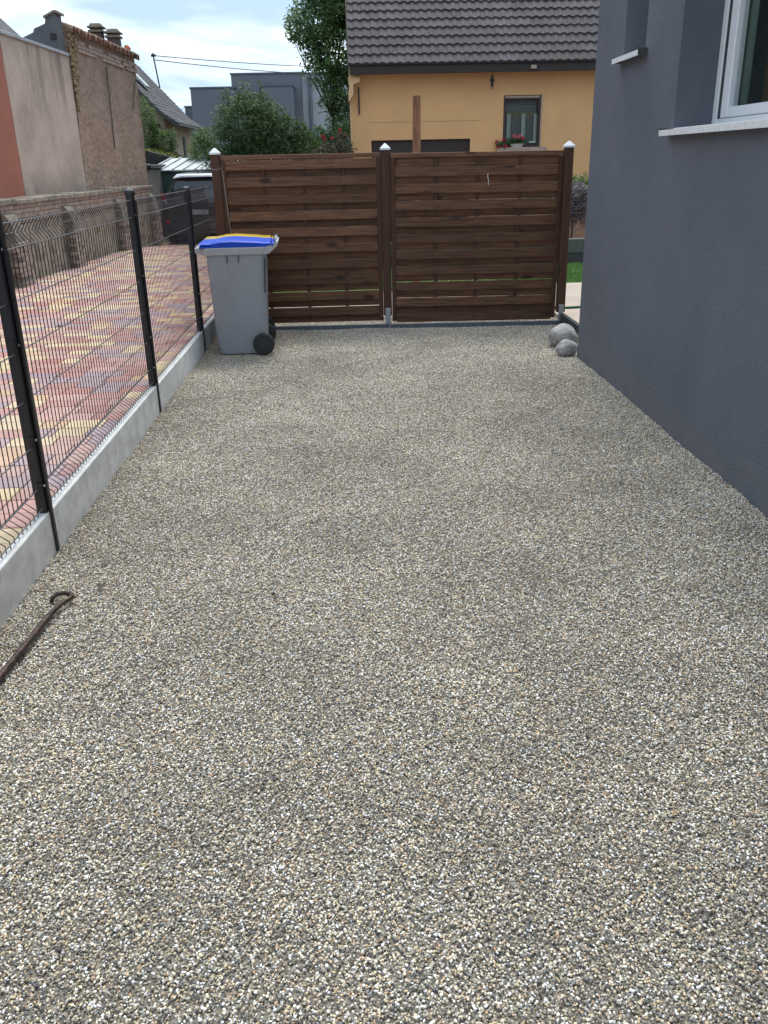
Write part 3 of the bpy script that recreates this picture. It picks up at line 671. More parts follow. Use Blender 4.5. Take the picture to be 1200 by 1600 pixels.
# ------------------------------------------------------------------ boulders and rod
def rock(name, loc, sx_, sy_, sz_, seed, label):
    bm = bmesh.new(); bmesh.ops.create_icosphere(bm, subdivisions=4, radius=1)
    for v in bm.verts:
        n = mnoise.noise(v.co * 0.9 + Vector((seed, 0, 0))) * 0.2 + mnoise.noise(v.co * 2.3 + Vector((seed, 5, 0))) * 0.045 + mnoise.noise(v.co * 7 + Vector((seed, 5, 0))) * 0.015
        v.co *= 1 + n; v.co = Vector((v.co.x * sx_, v.co.y * sy_, v.co.z * sz_))
    me = bpy.data.meshes.new(name); bm.to_mesh(me); bm.free(); me.materials.append(M['rock']); me.shade_smooth()
    o = obj(name, me, loc=loc); return tag(o, label, 'stone')
rock('boulder', (2.06, 8.36, 0.082), 0.135, 0.12, 0.122, 3.2, 'larger grey rounded boulder beside the corner of the grey house')
rock('boulder', (1.985, 7.93, 0.056), 0.098, 0.092, 0.078, 8.8, 'smaller pale boulder lying in front of the larger one at the house corner')
rod = MB(); P = [(-1.40, 1.75), (-1.345, 2.2), (-1.297, 2.65), (-1.275, 2.95), (-1.258, 3.16), (-1.243, 3.235)]
pts = [(x, y, 0.024) for x, y in P] + [(-1.222, 3.272, 0.026), (-1.213, 3.295, 0.026), (-1.225, 3.315, 0.027), (-1.255, 3.326, 0.028), (-1.285, 3.322, 0.026), (-1.302, 3.304, 0.018), (-1.304, 3.292, 0.004)]
rad = [0.0145] * 3 + [0.013, 0.0115, 0.0105] + [0.0098] * 4 + [0.010, 0.010, 0.009]
o = rod.tube(pts, rad, 12).build('iron_rod', M['rust'], smooth=True)
tag(o, 'rusty iron bar with a hooked end lying on the gravel by the kerb', 'rod')

for k, (x, y, mm, lb) in enumerate([(-0.37, 3.28, 'rubber', 'single dark stone lying on the gravel left of its middle'), (-1.13, 3.42, 'darkdoor', 'brown curled dead leaf on the gravel just beyond the iron bar')]):
    sz = 0.010 if k == 0 else 0.015
    bm = bmesh.new(); bmesh.ops.create_icosphere(bm, subdivisions=2, radius=sz)
    for v_ in bm.verts: v_.co = v_.co * (1 + 0.5 * mnoise.noise(v_.co * 60)); v_.co.z *= 0.6 if k == 0 else 0.22 + 0.5 * abs(mnoise.noise(v_.co * 40))
    me = bpy.data.meshes.new('pebble'); bm.to_mesh(me); bm.free(); me.materials.append(M[mm])
    tag(obj('dark_stone' if k == 0 else 'dead_leaf', me, loc=(x, y, 0.012)), lb, 'stone' if k == 0 else 'leaf')

# ------------------------------------------------------------------ left boundary: low wall, tall walls
def wx(y): return -4.63 + (y - 13.0) * 0.0345      # face of the low wall
lw = thing('low_boundary_wall', 'crumbling low brick and render wall with buttresses along the far side of the paved yard', 'wall', loc=(-4.63, 13, 0.18))
LO = Vector((-4.63, 13, 0.18))
ang = -math.atan(0.0345)
lw.rotation_euler = (0, 0, ang)
# local: y along wall, x negative = behind
s = MB()
ys = [i * 0.35 - 9 for i in range(49)]; zs = [-0.35, 0.0, 0.2, 0.4, 0.6, 0.8]
vv = []
for z in zs:
    for y in ys: vv.append((0.018 * mnoise.noise((y * 1.7, z * 2, 0)) , y, z))
s.add(vv, [(j * 49 + i, j * 49 + i + 1, (j + 1) * 49 + i + 1, (j + 1) * 49 + i) for j in range(5) for i in range(48)])
s.build('render_face', M['roughwall'], lw)
MB().box(-0.28, -0.03, -9, 7.8, -0.35, 1.06).build('wall_core', M['mortar'], lw)
brick_me = MB().box(-0.05, 0.052, 0, 0.205, 0, 0.058, 0.004).mesh('brick', M['brick'])
brng = random.Random(5)
for r_ in range(4):
    y = -0.8 - (0.11 if r_ % 2 else 0)
    while y < 7.6:
        obj('brick', brick_me, lw, loc=(-0.052 + brng.uniform(-0.006, 0.005), y, 0.808 + r_ * 0.064), rot=(0, 0, brng.uniform(-0.02, 0.02)))
        y += 0.215
y = -9.0
while y < 7.5:
    ln = brng.uniform(0.42, 0.7); dz = -0.018 * (y) / 7
    s = MB().box(-0.30, 0.055, 0.004, ln - 0.006, 0, 0.075 + brng.uniform(-0.012, 0.014), 0.012)
    s.build('coping_stone', M['coping'], lw, loc=(brng.uniform(-0.01, 0.012), y, 1.062 + brng.uniform(-0.004, 0.006)), rot=(brng.uniform(-0.015, 0.015), brng.uniform(-0.02, 0.02), 0))
    y += ln
for k, y in enumerate((-5.5, -2.6, -0.55, 1.85, 4.75, 7.35)):
    wv = 0.34
    s = MB(); n = 7
    poly = [(-0.03, -0.35), (0.17, -0.35), (0.15, 0.60)] + [(0.15 * math.cos(i / n * math.pi / 2) + 0.0, 0.60 + 0.36 * math.sin(i / n * math.pi / 2)) for i in range(1, n + 1)] + [(-0.03, 1.03)]
    b_ = s.prism([(x, z) for x, z in poly], 'y', y, y + wv).build('buttress', M['coping'] if k != 4 else M['coping'], lw)
    if k > 1:
        for r_ in range(9):
            for q in range(2):
                if brng.random() < 0.12: continue
                obj('brick', brick_me, b_, loc=(0.112 + brng.uniform(-0.004, 0.01) , y - 0.05 + q * 0.215 - (0.05 if r_ % 2 else 0) + 0.03, 0.0 + r_ * 0.066))

def side_wall(name, y0, y1, z1, mtl, label, cat, off=-0.30, th=6.0, z0=-0.2, rough=0.0):
    t = thing(name, label, cat, loc=(wx(y0) + off, y0, 0), rz=ang)
    Ln = (y1 - y0)
    s = MB()
    n = max(2, int(Ln / 0.2)); mz = 18
    vv = []
    for j in range(mz + 1):
        for i in range(n + 1):
            y = Ln * i / n; z = z0 + (z1 - z0) * j / mz
            vv.append((rough * (mnoise.noise((y * 1.5, z * 1.5, 2)) + 0.5 * mnoise.noise((y * 5, z * 6, 2))), y, z))
    s.add(vv, [(j * (n + 1) + i, j * (n + 1) + i + 1, (j + 1) * (n + 1) + i + 1, (j + 1) * (n + 1) + i) for j in range(mz) for i in range(n)])
    s.add([(-0.002, 0, z0), (-0.002, Ln, z0), (-0.002, Ln, z1), (-0.002, 0, z1), (-th, 0, z0), (-th, Ln, z0), (-th, Ln, z1), (-th, 0, z1)], [(0, 4, 7, 3), (1, 2, 6, 5), (3, 7, 6, 2), (5, 6, 7, 4)])
    s.build('wall', mtl, t)
    return t
def seg_y(py): return py
tr_ = side_wall('terracotta_building', 4.0, 14.22, 3.53, M['terracotta'], 'terracotta red rendered building at the far left beyond the paved yard', 'building', th=5)
MB().box(-5.0, 0.03, 0, 10.2, 3.532, 3.58).build('roof_edge', M['zinc'], tr_)
sr = thing('slate_roof_house', 'dark slate roof slope rising at the far left edge above the beige wall', 'house', loc=(-10.05, 20.0, -0.35))
MB().box(-2.9, 2.9, 0.2, 4, -0.2, 4.0).build('wall', M['cream'], sr)
MB().prism([(3.25, 3.98), (3.25, 4.08), (0, 7.2), (-3.25, 4.08), (-3.25, 3.98), (0, 7.08)], 'y', 0, 4.2).build('roof', M['oldroof'], sr)
MB().prism([(2.88, 4.001), (0, 6.9), (-2.88, 4.001)], 'y', 0.21, 0.4).build('gable', M['cream'], sr)
# its roof slope
rf = MB(); rf.add([(-0.45, -0.1, 3.59), (-0.45, 9.6, 3.59), (-4.4, 9.6, 6.2), (-4.4, -0.1, 6.2)], [(0, 1, 2, 3)]); rf.add([(-0.45, 9.6, 3.59), (-4.4, 9.6, 6.2), (-5, 9.6, 3.59)], [(0, 1, 2)])
rf.build('roof', M['oldroof'], tr_)
bg_ = side_wall('beige_building', 14.23, 17.22, 3.50, M['beige'], 'stained beige rendered wall with dark streaks and a metal flashing on top', 'building', th=4, rough=0.01)
MB().box(-0.12, 0.035, -0.02, 2.96, 3.503, 3.55, 0.006).build('flashing', M['zinc'], bg_)
tn = side_wall('tan_building', 17.24, 21.85, 3.93, M['tan'], 'rough tan rendered wall topped by old clay tiles', 'building', th=0.5, rough=0.03)
# dark cracks / recesses, added as thin dark tubes, and upper brick band of the tan wall
for yy, z0, z1, dxy in ((2.05, 2.05, 3.55, -0.12), (3.85, 2.85, 3.5, -0.52)):
    n = 10; pts = []
    for i in range(n + 1):
        t = i / n; pts.append((0.032, yy - dxy * t + 0.02 * math.sin(i * 2.1), z0 + (z1 - z0) * t))
    MB().tube(pts, 0.012, 6).build('crack_line', M['gasket'], tn)
ub = MB(); 
for r_ in range(3):
    y = 0.5
    while y < 4.45:
        if brng.random() < 0.82:
            obj('brick', brick_me, tn, loc=(-0.02 + brng.uniform(-0.004, 0.008), y, 3.63 + r_ * 0.066))
        y += 0.217
# rubble strip down the near edge
rb = MB()
for k in range(230):
    z = 3.91 - 1.25 * brng.random() ** 1.3; wd = 0.52 * (1 - (3.91 - z) / 1.4)
    y = 0.02 + brng.random() * max(0.06, wd); r_ = brng.uniform(0.018, 0.04)
    bm = bmesh.new(); bmesh.ops.create_icosphere(bm, subdivisions=1, radius=r_)
    for v in bm.verts: v.co = v.co * (1 + brng.uniform(-0.25, 0.25)) + Vector((0.03, y, z))
    bm.verts.index_update(); rb.add([v.co[:] for v in bm.verts], [tuple(v.index for v in f_.verts) for f_ in bm.faces]); bm.free()
rb.build('rubble', M['rubble'], tn, kind='stuff')
# clay tiles on top, running across the wall
def half_tile():
    s = MB(); n = 7; o_ = []; i_ = []
    rings = []
    for k, x in enumerate((-0.30, 0.0, 0.13)):
        z = 0.035 if k == 0 else (0.0 if k == 1 else -0.035)
        o_ = [(x, 0.098 * math.cos(math.pi * a / n), z + 0.115 * math.sin(math.pi * a / n)) for a in range(n + 1)]
        i_ = [(x, 0.080 * math.cos(math.pi * a / n), z + 0.092 * math.sin(math.pi * a / n)) for a in range(n, -1, -1)]
        rings.append(o_ + i_)
    return s.loft(rings).mesh('clay_tile', M['claytile'])
ht = half_tile(); y = 0.02
while y < 4.5:
    obj('clay_tile', ht, tn, loc=(0.0 + brng.uniform(-0.015, 0.015), y + 0.1, 3.93 + brng.uniform(-0.006, 0.008)), rot=(0, 0.12, brng.uniform(-0.05, 0.05)))
    y += 0.19
MB().tube([(0.02, 3.95, 4.08), (0.02, 4.13, 4.07)], 0.05, 7).build('tile_stub', M['orangetile'], tn)
# chimneys behind
def chimney(loc, label, h=1.1):
    t = thing('chimney', label, 'chimney', loc=loc, group='chimneys behind the tan wall')
    MB().box(-0.13, 0.13, -0.14, 0.14, -1.3, h - 0.2, 0.005).build('stack', M['chim'], t)
    MB().box(-0.17, 0.17, -0.18, 0.18, h - 0.19, h - 0.14, 0.004).build('lower_cap', M['chimcap'], t)
    MB().box(-0.12, 0.12, -0.13, 0.13, h - 0.138, h - 0.10).build('vent', M['chim'], t)
    MB().box(-0.18, 0.18, -0.19, 0.19, h - 0.098, h - 0.06, 0.004).build('upper_cap', M['chimcap'], t)
    MB().loft([[(-0.14, -0.15, h - 0.058), (0.14, -0.15, h - 0.058), (0.14, 0.15, h - 0.058), (-0.14, 0.15, h - 0.058)], [(-0.11, -0.11, h), (0.11, -0.11, h), (0.11, 0.11, h), (-0.11, 0.11, h)]]).build('crown', M['chimcap'], t)
chimney((-5.78, 23.5, 3.74), 'left chimney of the pair rising behind the tiled tan wall')
chimney((-5.40, 23.5, 3.62), 'right chimney of the pair rising behind the tiled tan wall')
hb = MB().box(-9.5, -4.8, 20.9, 23.4, -0.2, 3.55)
hb = thing('rear_house', 'plain dark roofed house hidden behind the tan wall, carrying the chimneys', 'house', loc=(-7.9, 23.2, 0))
MB().box(-2.4, 2.25, -0.6, 1.9, -0.2, 3.0).build('wall', M['cream'], hb)
MB().prism([(-2.5, 3.002), (2.35, 3.002), (0, 3.8)], 'y', -0.65, 1.95).build('roof', M['oldroof'], hb)

# dark clad gable beside the beige wall (faces the camera)
gb = thing('dark_clad_gable', 'dark slate clad stepped gable standing above the beige wall', 'building', loc=(-5.17, 16.86, 0))
MB().prism([(-4.2, 3.505), (0.36, 3.505), (0.36, 4.13), (0.19, 4.05), (0.17, 3.97), (-0.02, 3.90), (-0.05, 3.84), (-0.33, 3.73), (-0.75, 3.60), (-4.2, 3.60)], 'y', 0, 0.34).build('cladding', M['cladding'], gb)
MB().box(0.235, 0.335, -0.012, -0.002, 3.72, 3.82).build('vent_window', M['carblack'], gb)
MB().prism([(0.17, 4.048), (0.36, 4.135), (0.40, 4.12), (0.40, 4.16), (0.35, 4.165), (0.16, 4.078)], 'y', -0.03, 0.4).build('roof_edge', M['chimcap'], gb)

# ------------------------------------------------------------------ old cream house with slate roof
oh = thing('cream_house', 'cream rendered old house with a steep dark slate roof and skylight, left background', 'house', loc=(-5.64, 30, 0))
MB().add([(0, 0, -0.2), (0, 5, -0.2), (0, 5, 3.25), (0, 0, 3.25), (-5.4, 0, -0.2), (-5.4, 5, -0.2), (-5.4, 5, 3.25), (-5.4, 0, 3.25), (-1.74, 0, 4.95), (-1.74, 5, 4.95)],
         [(0, 1, 2, 3), (4, 7, 6, 5), (0, 3, 8, 7, 4), (1, 5, 6, 9, 2)]).build('wall', M['cream'], oh)
rows_ = 20; prof = []
for i in range(rows_ + 1):
    t = i / rows_
    if t < 0.16: x = 0.48 - t / 0.16 * 0.52; z = 2.93 + t / 0.16 * 0.34
    else: u = (t - 0.16) / 0.84; x = -0.04 - u * 1.70; z = 3.27 + u * 1.80
    prof.append((x, z))
srow = MB()
for i in range(rows_):
    (x0, z0), (x1, z1) = prof[i], prof[i + 1]
    d = Vector((x1 - x0, z1 - z0)); nn = Vector((-d.y, d.x)).normalized()
    if nn.y < 0: nn = -nn
    y = -0.32 - (0.1 if i % 2 else 0)
    while y < 5.3:
        y1 = min(5.3, y + 0.26); ya = max(-0.3, y) + 0.004
        h_ = 0.02 + brng.uniform(-0.006, 0.008)
        p = [(x0 + nn.x * h_, z0 + nn.y * h_), (x0, z0), (x1 + d.x * 0.05, z1 + d.y * 0.05), (x1 + nn.x * 0.008 + d.x * 0.05, z1 + nn.y * 0.008 + d.y * 0.05)]
        if y1 - ya > 0.02: srow.prism(p, 'y', ya, y1 - 0.004)
        y += 0.26
rfm = MB().add([(x, -0.3, z - 0.03) for x, z in prof] + [(x, 5.3, z - 0.03) for x, z in prof] , [(i, i + 1, rows_ + 2 + i, rows_ + 1 + i) for i in range(rows_)])
rfm.add([(-1.74, -0.3, 5.04), (-1.74, 5.3, 5.04), (-5.9, 5.3, 2.9), (-5.9, -0.3, 2.9)], [(0, 1, 2, 3)])
roofo = rfm.build('roof', M['oldroof'], oh)
srow.build('slates', M['oldroof'], roofo, kind='stuff')
vb = MB()
for i in range(rows_):
    (x0, z0), (x1, z1) = prof[i], prof[i + 1]
    vb.prism([(x0, z0 - 0.13), (x1, z1 - 0.13), (x1, z1 + 0.0), (x0, z0 + 0.0)], 'y', -0.345, -0.305)
vb.build('verge_board', M['gasket'], roofo)
MB().box(0.42, 0.52, -0.3, 5.3, 2.84, 2.91, 0.02).build('gutter', M['gasket'], roofo)
MB().tube([(0.47, 5.25, 2.84), (0.40, 5.25, 2.62), (0.06, 5.2, 2.5), (0.06, 5.2, 0)], 0.04, 8).build('downpipe', M['gasket'], roofo)
(xa, za), (xb, zb) = prof[10], prof[14]
MB().prism([(xa + 0.06, za + 0.04), (xb + 0.06, zb + 0.04), (xb + 0.10, zb + 0.09), (xa + 0.10, za + 0.09)], 'y', 0.9, 1.5).build('skylight', M['shedroof'], roofo)
MB().box(0.002, 0.03, 3.0, 3.42, 2.0, 2.62).build('window', M['darkdoor'], oh)
MB().box(0.002, 0.06, 2.95, 3.47, 1.92, 1.99).build('window_sill', M['whitecap'], oh)
MB().box(-0.45, -0.15, -0.28, -0.01, 2.72, 2.92).build('rafter_end', M['darkdoor'], oh)
# mast and wires
ms = thing('roof_mast', 'thin utility mast on the slope of the old slate roof', 'mast', loc=(-6.45, 33.5, 0))
MB().tube([(0.12, 0, 4.2), (0.0, 0, 5.28)], 0.025, 6).build('pole', M['gasket'], ms)
MB().tube([(-0.06, 0, 5.20), (0.09, 0, 5.20)], 0.045, 6).build('insulator', M['darkdoor'], ms)
for k, (z0, z1) in enumerate(((5.2, 7.6), (5.07, 7.3))):
    pts = []
    for i in range(25):
        t = i / 24; pts.append((-6.45 + t * 16, 33.5 + t * 30, z0 + (z1 - z0) * t - 1.1 * 4 * t * (1 - t) * (0.33 + 0.12 * k)))
    o = MB().tube(pts, 0.014, 4).build('overhead_wire', M['gasket'])
    tag(o, ['upper overhead wire running right from the roof mast', 'lower overhead wire running right from the roof mast'][k], 'cable', 'overhead wires')

# ------------------------------------------------------------------ low garage, shed, car
gr = thing('low_garage', 'low concrete garage with dark bitumen roof and yellow moss beside the green shed', 'garage', loc=(-5.3, 23.0, 0))
MB().box(-1.2, 0.52, 0, 4.2, -0.2, 1.62).build('wall', M['pillar'], gr)
MB().prism([(-2.4, 1.99), (-0.45, 2.11), (0.64, 1.83), (0.64, 1.70), (-2.4, 1.66)], 'y', 4.3, 8.0).build('roof', M['bitumen'], gr)
MB().box(-1.25, 0.56, -0.06, 4.2, 1.63, 1.74, 0.02).build('roof_edge', M['gasket'], gr)
MB().tube([(-0.8, -0.10, 1.72), (0.56, -0.10, 1.70)], 0.05, 8).build('gutter', M['gasket'], gr)
ms_ = MB(); 
for k in range(1500):
    u = brng.random(); x = -1.4 + u * 2.2; zt = 2.08 - max(0, x + 0.45) * 0.26; y = 4.3 + brng.random() * 1.8; r_ = brng.uniform(0.02, 0.055)
    c = Vector((x, y, zt + brng.uniform(0, 0.10) * (1 - abs(u - 0.5)))); ms_.add([(c + Vector((brng.uniform(-r_, r_), brng.uniform(-r_, r_), brng.uniform(-r_, r_)))) for _ in range(3)], [(0, 1, 2)])
ms_.build('moss', M['moss'], gr, kind='stuff')
MB().prism([(0.0, 1.66), (0.0, 1.90), (0.30, 1.97), (1.25, 1.72), (1.2, 1.66)], 'y', 8.2, 9.2).build('clay_lean_to', M['plinth'], gr)

sh = thing('green_shed', 'dark green metal shed with ribbed galvanised roof behind the parked car', 'shed', loc=(-3.4, 24.2, 0))
MB().box(-1.62, 1.9, 0.06, 3.0, -0.22, 1.56).build('wall', M['shedgreen'], sh)
for k in range(16):
    MB().box(-1.55 + k * 0.22, -1.50 + k * 0.22, 0.045, 0.058, -0.2, 1.55).build('wall_rib', M['shedgreen'], sh)
roofp = MB().add([(-1.72, -0.05, 1.575), (2.0, -0.05, 1.575), (2.0, 1.5, 1.86), (-1.4, 1.5, 1.86), (-1.72, -0.05, 1.60), (2.0, -0.05, 1.60), (2.0, 1.5, 1.885), (-1.4, 1.5, 1.885)], [(0, 1, 2, 3), (4, 5, 6, 7), (0, 1, 5, 4), (3, 0, 4, 7), (2, 3, 7, 6), (1, 2, 6, 5)]).build('roof', M['shedroof'], sh)
for k in range(13):
    x = -1.66 + k * 0.29; MB().add([(x, -0.055, 1.603), (x + 0.035, -0.055, 1.603), (x + 0.035 + 0.30 * (1 - k / 12), 1.48, 1.888), (x + 0.30 * (1 - k / 12), 1.48, 1.888), (x, -0.055, 1.63), (x + 0.035, -0.055, 1.63), (x + 0.035 + 0.30 * (1 - k / 12), 1.48, 1.915), (x + 0.30 * (1 - k / 12), 1.48, 1.915)], [(4, 5, 6, 7), (0, 1, 5, 4), (1, 2, 6, 5), (3, 0, 4, 7)]).build('roof_rib', M['shedroof'], roofp)
MB().box(-1.73, -1.6, -0.03, 0.055, -0.2, 1.55, 0.01).build('corner_post', M['carblack'], sh)

car = thing('parked_car', 'dark grey small estate car parked with its rear towards the fence', 'car', loc=(-3.42, 21.2, 0.0), rz=0.0)
def ring_car(y, zb, zs, zt, wb, ws, wt):
    h = lambda x, z: (x, y, z)
    pts = [(-wb * 0.92, zb), (-wb, zb + 0.06), (-ws, zs - 0.35), (-ws, zs - 0.03), (-ws + 0.03, zs), (-wt - 0.03, zt - 0.12), (-wt + 0.04, zt - 0.035), (-wt * 0.5, zt - 0.004), (0, zt)]
    return [h(x, z) for x, z in pts] + [h(-x, z) for x, z in reversed(pts[:-1])]
body = MB()
body.loft([ring_car(0.0, 0.24, 0.86, 0.90, 0.74, 0.76, 0.70), ring_car(0.02, 0.2, 0.95, 1.02, 0.80, 0.80, 0.68), ring_car(0.10, 0.18, 1.0, 1.18, 0.82, 0.82, 0.67),
           ring_car(0.30, 0.18, 1.0, 1.43, 0.83, 0.83, 0.52), ring_car(0.50, 0.18, 1.0, 1.50, 0.84, 0.84, 0.56), ring_car(1.5, 0.18, 1.0, 1.56, 0.85, 0.85, 0.63), ring_car(2.4, 0.18, 0.98, 1.50, 0.85, 0.85, 0.62), ring_car(3.1, 0.18, 0.95, 1.02, 0.85, 0.84, 0.72), ring_car(3.8, 0.2, 0.82, 0.86, 0.82, 0.80, 0.68), ring_car(4.0, 0.28, 0.62, 0.66, 0.74, 0.72, 0.62)])
body.build('body', M['carpaint'], car, smooth=False)
# rear window (follows the tailgate slope), black surround
def quad_on(x0, x1, x2, x3, z0, z1, y0, y1, off):
    return [(x0, y0 - off, z0), (x1, y0 - off, z0), (x2, y1 - off, z1), (x3, y1 - off, z1)]
g1 = MB(); a = quad_on(-0.77, 0.77, 0.53, -0.53, 1.01, 1.41, 0.045, 0.275, 0.012); b2 = [(x, y + 0.02, z) for x, y, z in a]
g1.add(a + b2, [(0, 1, 2, 3), (0, 1, 5, 4), (1, 2, 6, 5), (2, 3, 7, 6), (3, 0, 4, 7)]); g1.build('rear_window_surround', M['carblack'], car)
g1 = MB(); a = quad_on(-0.68, 0.68, 0.47, -0.47, 1.05, 1.37, 0.064, 0.24, 0.018); g1.add(a, [(0, 1, 2, 3)]); g1.build('rear_window', M['carglass'], car)
MB().loft([[(-0.56, 0.22, 1.425), (-0.3, 0.15, 1.455), (0.3, 0.15, 1.455), (0.56, 0.22, 1.425), (0.56, 0.5, 1.46), (-0.56, 0.5, 1.46)], [(-0.55, 0.23, 1.440), (-0.3, 0.17, 1.485), (0.3, 0.17, 1.485), (0.55, 0.23, 1.440), (0.50, 0.5, 1.520), (-0.50, 0.5, 1.520)]]).build('roof_spoiler', M['zinc'], car)
MB().tube([(0.0, 0.35, 1.53), (0.0, 0.33, 1.60)], 0.012, 6).build('aerial', M['carblack'], car)
for sx_ in (-1, 1):
    MB().add([(sx_ * 0.845, 0.06, 0.98), (sx_ * 0.70, 0.0, 0.97), (sx_ * 0.77, 0.03, 1.13), (sx_ * 0.83, 0.10, 1.12), (sx_ * 0.845, 0.2, 0.99), (sx_ * 0.80, 0.22, 1.10)], [(0, 1, 2, 3), (0, 3, 5, 4)]).build('tail_light', M['tail'], car)
    MB().box(sx_ * 0.72 - 0.06, sx_ * 0.72 + 0.06, -0.02, 0.01, 0.47, 0.53, 0.01).build('reflector', M['tail'], car)
    for yy in (0.62, 3.15):
        n = 18; r_ = []
        for dx_, rr_ in ((-0.09, 0.24), (-0.08, 0.285), (0.08, 0.285), (0.09, 0.24)):
            r_.append([(sx_ * 0.755 + dx_, yy + rr_ * math.cos(2 * math.pi * k / n), 0.285 + rr_ * math.sin(2 * math.pi * k / n)) for k in range(n)])
        MB().loft(r_).build('wheel', M['rubber'], car)
MB().box(-0.79, 0.79, -0.035, 0.04, 0.30, 0.44, 0.02).build('bumper', M['carpaint'], car)
MB().box(-0.42, 0.38, -0.012, 0.0, 0.62, 0.79, 0.01).build('plate_recess', M['carblack'], car)
pl = MB().box(-0.30, 0.22, -0.022, -0.014, 0.645, 0.755).build('number_plate', M['plate'], car)
# flat lettering on the plate, only partly legible in the photograph
fc = bpy.data.curves.new('plate_text', 'FONT'); fc.body = 'BS       17'; fc.size = 0.125; fc.align_x = 'CENTER'; fc.align_y = 'CENTER'; fc.extrude = 0.001; fc.materials.append(M['carblack'])
ft = bpy.data.objects.new('plate_text', fc); C.objects.link(ft); ft.parent = pl; ft.location = (-0.04, -0.025, 0.70); ft.rotation_euler = (R(90), 0, 0); ft.scale = (0.85, 1, 1)
# ================================================================== orange house
ho = thing('orange_house', 'orange rendered house with grey tiled roof behind the wooden fence', 'house', loc=(0.17, 21.0, 0))
WX0, WX1 = 3.38, 4.20
ow = MB()
holes = [(0.42, 2.64, -0.2, 2.13), (3.37, 4.20, 1.93, 2.99)]
xs = sorted({0, 9, *[h[0] for h in holes], *[h[1] for h in holes]}); zs = sorted({1.2, 3.5, *[h[2] for h in holes if h[2] > 0], *[h[3] for h in holes]})
xs = [0, 0.42, 2.64, 3.37, 4.20, 9.0]; zs = [-0.2, 1.2, 1.93, 2.13, 2.99, 3.62]
for i in range(5):
    for j in range(5):
        xc = (xs[i] + xs[i + 1]) / 2; zc = (zs[j] + zs[j + 1]) / 2
        if any(h[0] < xc < h[1] and h[2] < zc < h[3] for h in holes): continue
        ow.add([(xs[i], 0, zs[j]), (xs[i + 1], 0, zs[j]), (xs[i + 1], 0, zs[j + 1]), (xs[i], 0, zs[j + 1])], [(0, 1, 2, 3)])
for a, b_, c, d in holes:
    for (p, q) in (((a, c), (b_, c)), ((b_, c), (b_, d)), ((b_, d), (a, d)), ((a, d), (a, c))):
        ow.add([(p[0], 0, p[1]), (q[0], 0, q[1]), (q[0], 0.12, q[1]), (p[0], 0.12, p[1])], [(0, 1, 2, 3)])
ow.add([(0, 0, -0.2), (0, 9, -0.2), (0, 9, 3.6), (0, 4.5, 8.0), (0, 0, 3.6), (9, 0, -0.2), (9, 9, -0.2), (9, 9, 3.6), (9, 4.5, 8.0), (9, 0, 3.6)], [(0, 4, 3, 2, 1), (5, 6, 7, 8, 9), (1, 2, 7, 6)])
ow.build('wall', M['orange'], ho)
MB().box(2.66, 9, -0.03, -0.002, -0.2, 1.21).build('plinth', M['plinth'], ho)
MB().box(0.42, 2.64, 0.08, 0.118, -0.2, 2.128).build('garage_door', M['darkdoor'], ho)
MB().box(0.40, 2.90, -0.012, -0.001, 2.50, 2.515).build('render_ledge', M['orangelt'], ho)
MB().prism([(-0.06, 3.38), (0.20, 3.38), (0.20, 3.30), (0.05, 3.24), (0.05, 3.05), (-0.06, 2.9), (-0.06, 3.1), (-0.03, 3.2)], 'y', -0.30, -0.002).build('corbel', M['orangelt'], ho)
MB().box(-0.035, -0.001, -0.012, 0.3, -0.2, 3.0, 0.004).build('corner_trim', M['orangelt'], ho)
MB().box(0.15, 0.185, -0.09, -0.05, 2.66, 3.20, 0.004).build('wall_bar', M['darkdoor'], ho)
MB().box(-0.02, 9.2, -0.42, -0.36, 3.42, 3.60, 0.004).build('fascia', M['fascia'], ho)
MB().add([(-0.02, -0.36, 3.425), (9.2, -0.36, 3.425), (9.2, -0.003, 3.60), (-0.02, -0.003, 3.60)], [(0, 1, 2, 3)]).build('soffit', M['fascia'], ho)
MB().tube([(-0.03, -0.44, 3.615), (9.2, -0.44, 3.615)], 0.03, 8).build('gutter', M['fascia'], ho)
MB().box(3.86, 3.98, -0.47, -0.43, 3.47, 3.54, 0.004).build('floodlight', M['stonesill'], ho)
# window with frame, glass, blind, curtains
wn = MB()
wn.box(3.372, 3.42, 0.02, 0.075, 1.935, 2.985, 0.004); wn.box(4.15, 4.198, 0.02, 0.075, 1.935, 2.985, 0.004); wn.box(3.421, 4.149, 0.02, 0.075, 2.90, 2.985, 0.004); wn.box(3.421, 4.149, 0.02, 0.075, 1.935, 1.98, 0.004)
wnd = wn.build('window', M['frame_br'], ho)
MB().box(3.40, 4.17, 0.004, 0.018, 2.935, 2.975).build('blind_rail', M['stonesill'], wnd)
MB().box(4.200, 4.232, -0.02, 0.02, 1.94, 2.99, 0.003).build('jamb_trim', M['stonesill'], wnd)
MB().box(3.421, 4.149, 0.048, 0.052, 1.981, 2.899).build('pane', M['glass'], wnd)
MB().box(3.41, 4.16, 0.30, 0.32, 1.94, 2.95).build('room_back', M['blind'], wnd)
for i in range(20):
    z = 2.0 + i * 0.045
    MB().box(3.43, 4.14, 0.15, 0.165, z, z + 0.026, rot=None).build('blind_slat', M['blindy'] if i in (13, 14, 12) else M['blind'], wnd)
for xa in (3.47, 3.80, 4.07):
    MB().prism([(xa, 0.09), (xa + 0.03, 0.11), (xa + 0.06, 0.09), (xa + 0.085, 0.11), (xa + 0.085, 0.115), (xa, 0.097)], 'z', 2.0, 2.62).build('curtain', M['lace'], wnd)
MB().box(3.98, 4.14, 0.07, 0.08, 2.02, 2.05).build('sill_rail', M['whitecap'], wnd)
MB().box(3.24, 4.36, -0.08, 0.02, 1.845, 1.925, 0.006).build('window_sill', M['stonesill'], ho)
